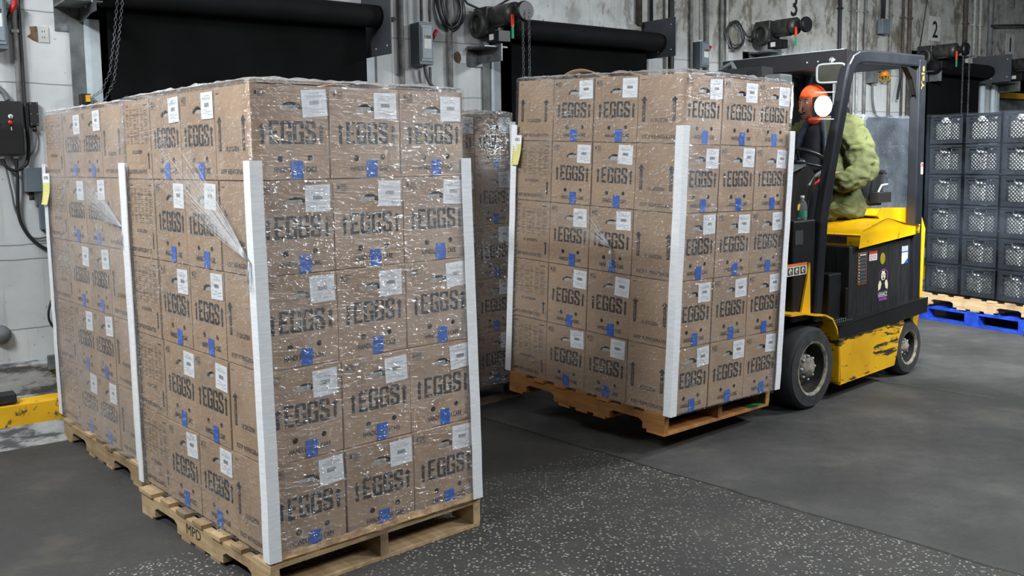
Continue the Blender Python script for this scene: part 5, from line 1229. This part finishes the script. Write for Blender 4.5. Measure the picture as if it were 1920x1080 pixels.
# coat: torso and sleeves
coat_v = [((-.975, .03, 1.10), (.335, .275)), ((-1.0, .03, 1.26), (.33, .27)), ((-1.08, .01, 1.42), (.20, .25)), ((-1.10, 0, 1.58), (.17, .235)), ((-1.09, 0, 1.72), (.165, .22)), ((-1.08, 0, 1.82), (.11, .16)), ((-1.06, 0, 1.87), (.075, .08)),
          ((-1.05, .20, 1.79), .105), ((-1.05, .29, 1.64), .108), ((-1.01, .335, 1.51), .104), ((-.92, .33, 1.43), .096), ((-.82, .29, 1.42), .076), ((-.755, .25, 1.44), .056),
          ((-1.06, -.20, 1.79), .10), ((-1.06, -.31, 1.62), .09), ((-.96, -.28, 1.52), .085), ((-.84, -.18, 1.565), .06), ((-.79, -.135, 1.59), .05)]
coat_e = [(0, 1), (1, 2), (2, 3), (3, 4), (4, 5), (5, 6), (5, 7), (7, 8), (8, 9), (9, 10), (10, 11), (11, 12), (5, 13), (13, 14), (14, 15), (15, 16), (16, 17)]
ct = skinned('coat', coat_v, coat_e, 'olive', sub=4, disp=(.04, .09))
tx = bpy.data.textures.new('fine_fold', 'WOOD'); tx.wood_type = 'BANDNOISE'; tx.noise_scale = .07; tx.turbulence = 8
dd = ct.modifiers.new('fine', 'DISPLACE'); dd.texture = tx; dd.strength = .022; dd.mid_level = .5; dd.texture_coords = 'LOCAL'
skinned('vest_collar', [((-.93, .055, 1.86), (.022, .026)), ((-.895, .085, 1.74), (.018, .04)), ((-.87, .105, 1.60), (.018, .045)), ((-.86, .11, 1.47), (.018, .04))], [(0, 1), (1, 2), (2, 3)], 'slate_cloth', disp=(.012, .04))
skinned('vest_collar', [((-.93, -.055, 1.86), (.022, .026)), ((-.895, -.085, 1.74), (.018, .04)), ((-.87, -.105, 1.60), (.018, .045)), ((-.86, -.11, 1.47), (.018, .04))], [(0, 1), (1, 2), (2, 3)], 'slate_cloth', disp=(.012, .04))
skinned('vest', [((-.99, 0, 1.84), (.07, .09)), ((-.965, 0, 1.72), (.085, .13)), ((-.95, 0, 1.58), (.105, .15)), ((-.945, .01, 1.42), (.12, .16))], [(0, 1), (1, 2), (2, 3)], 'vest_cloth', sub=3, disp=(.02, .05))
skinned('zip', [((-.885, .0, 1.76), .007), ((-.855, .0, 1.60), .007), ((-.83, .0, 1.45), .007)], [(0, 1), (1, 2)], 'steel', sub=1)
skinned('trousers', [((-1.02, .10, 1.33), .11), ((-.70, .145, 1.315), .09), ((-.58, .13, .98), .07), ((-.55, .13, .62), .06), ((-1.02, -.10, 1.33), .11), ((-.70, -.145, 1.315), .09), ((-.58, -.13, .98), .07), ((-.55, -.13, .62), .06)], [(0, 1), (1, 2), (2, 3), (0, 4), (4, 5), (5, 6), (6, 7)], 'dark_trousers')
skinned('hood', [((-1.10, .02, 1.86), (.09, .13)), ((-1.14, .05, 1.92), (.075, .12)), ((-1.10, .05, 1.97), (.03, .07))], [(0, 1), (1, 2)], 'black_knit', disp=(.01, .04))
# head: knitted balaclava shell with a face opening
def blob(name, c, rx, ry, rz, mt, cut=None, shape=None, n=40):
    m = MB(); vs = []; fs = []; h_ = n//2; keep = []
    for i in range(h_+1):
        ph = PI*i/h_
        for k in range(n):
            a = 2*PI*k/n; p = V((math.sin(ph)*math.cos(a), math.sin(ph)*math.sin(a), math.cos(ph)))
            q = V((p.x*rx, p.y*ry, p.z*rz))
            if shape: q = shape(p, q)
            vs.append(q); keep.append(not (cut and cut(p)))
    for i in range(h_):
        for k in range(n):
            f = (i*n+k, (i+1)*n+k, (i+1)*n+(k+1) % n, i*n+(k+1) % n)
            if all(keep[x] for x in f): fs.append(f)
    m.add(vs, fs, mt, True, T(c)); return m
HC = (-.892, 0, 1.962); HM = T(HC) @ R(-.32, 'Z') @ R(.20, 'Y') @ Matrix.Diagonal((1.12, 1.1, 1.08, 1))
def headshape(p, q):
    q = q.copy()
    if p.z < -.1: q.x *= 1-.16*(-p.z); q.y *= 1-.30*(-p.z)
    if p.x < 0: q.x *= 1.12
    return q
def facecut(p): return p.x > .42 and -.46 < p.z < .42 and abs(p.y) < .64
m = blob('balaclava', (0, 0, 0), .098, .082, .135, 'orange_knit', facecut, headshape); o = m.obj('balaclava', pe, M=HM); sm = o.modifiers.new('thick', 'SOLIDIFY'); sm.thickness = .006
# face
fc = blob('face', (0, 0, 0), .092, .075, .125, 'skin', None, headshape)
fc.tube([(.088, 0, .035), (.098, 0, .01), (.112, 0, -.018), (.106, 0, -.028), (.092, 0, -.034)], [.006, .008, .0115, .010, .005], 'skin', 10)
fc.tube([(.088, .012, -.028), (.098, .013, -.024)], [.005, .007], 'skin', 8); fc.tube([(.088, -.012, -.028), (.098, -.013, -.024)], [.005, .007], 'skin', 8)
fc.tube([(.078, .03, -.062), (.091, .014, -.055), (.096, 0, -.057), (.091, -.014, -.055), (.078, -.03, -.062)], [.004, .006, .007, .006, .004], 'lip', 8)
fc.tube([(.077, .024, -.067), (.090, .01, -.068), (.093, 0, -.069), (.090, -.01, -.068), (.077, -.024, -.067)], [.004, .006, .007, .006, .004], 'lip', 8)
E = None
simple('lip', srgb(122, 66, 58), rough=.5)
for s_ in (1, -1):
    fc.ball((.0735, .030*s_, .028), .0115, 'eye_white', 12); fc.ball((.0815, .030*s_, .027), .0052, 'sign_ink', 10)
    fc.tube([(.084, .014*s_, .047), (.084, .032*s_, .052), (.072, .048*s_, .048)], [.0025, .003, .002], 'dirty_dark', 6)
    fc.tube([(.082, .016*s_, .036), (.0845, .030*s_, .0385), (.074, .044*s_, .034)], .0042, 'skin', 6)
fo = fc.obj('face', pe, M=HM)
# hands closed on the wheel and the lever: palm, four unequal fingers and a thumb
def hand(name, M, curl=1.0, sd=1):
    v = [((0, 0, 0), .026), ((.045, 0, 0), (.020, .034)), ((.080, 0, 0), (.016, .036))]; ed = [(0, 1), (1, 2)]
    o = skinned(name, v, ed, 'glove', sub=2); o.matrix_local = M
    for k, (yy, ln) in enumerate(((.027, .92), (.009, 1.0), (-.010, .94), (-.027, .76))):
        a = 0; p = V((.085, yy, 0)); fv = [((.07, yy*.9, 0), .0095), (tuple(p), .0095)]
        for j, seg in enumerate((.038, .026, .020)):
            a += (.55, .75, .6)[j]*curl; p = p+V((math.cos(a), 0, -math.sin(a)))*seg*ln; fv.append((tuple(p), (.009, .008, .007)[j]))
        skinned('finger', fv, [(i, i+1) for i in range(len(fv)-1)], 'glove', parent=o, sub=1)
    skinned('thumb', [((.02, .022*sd, -.004), .012), ((.045, .045*sd, -.016), .011), ((.068, .048*sd, -.032), .0095), ((.084, .040*sd, -.044), .008)], [(0, 1), (1, 2), (2, 3)], 'glove', parent=o, sub=1)
    return o
hand('hand', T((-.745, .245, 1.475)) @ R(-.45, 'Z') @ R(.05, 'Y'), 1.0, -1)
hand('hand', T((-.77, -.12, 1.60)) @ R(.15, 'Z') @ R(.1, 'Y'), 1.1, 1)
bpy.context.view_layer.update()
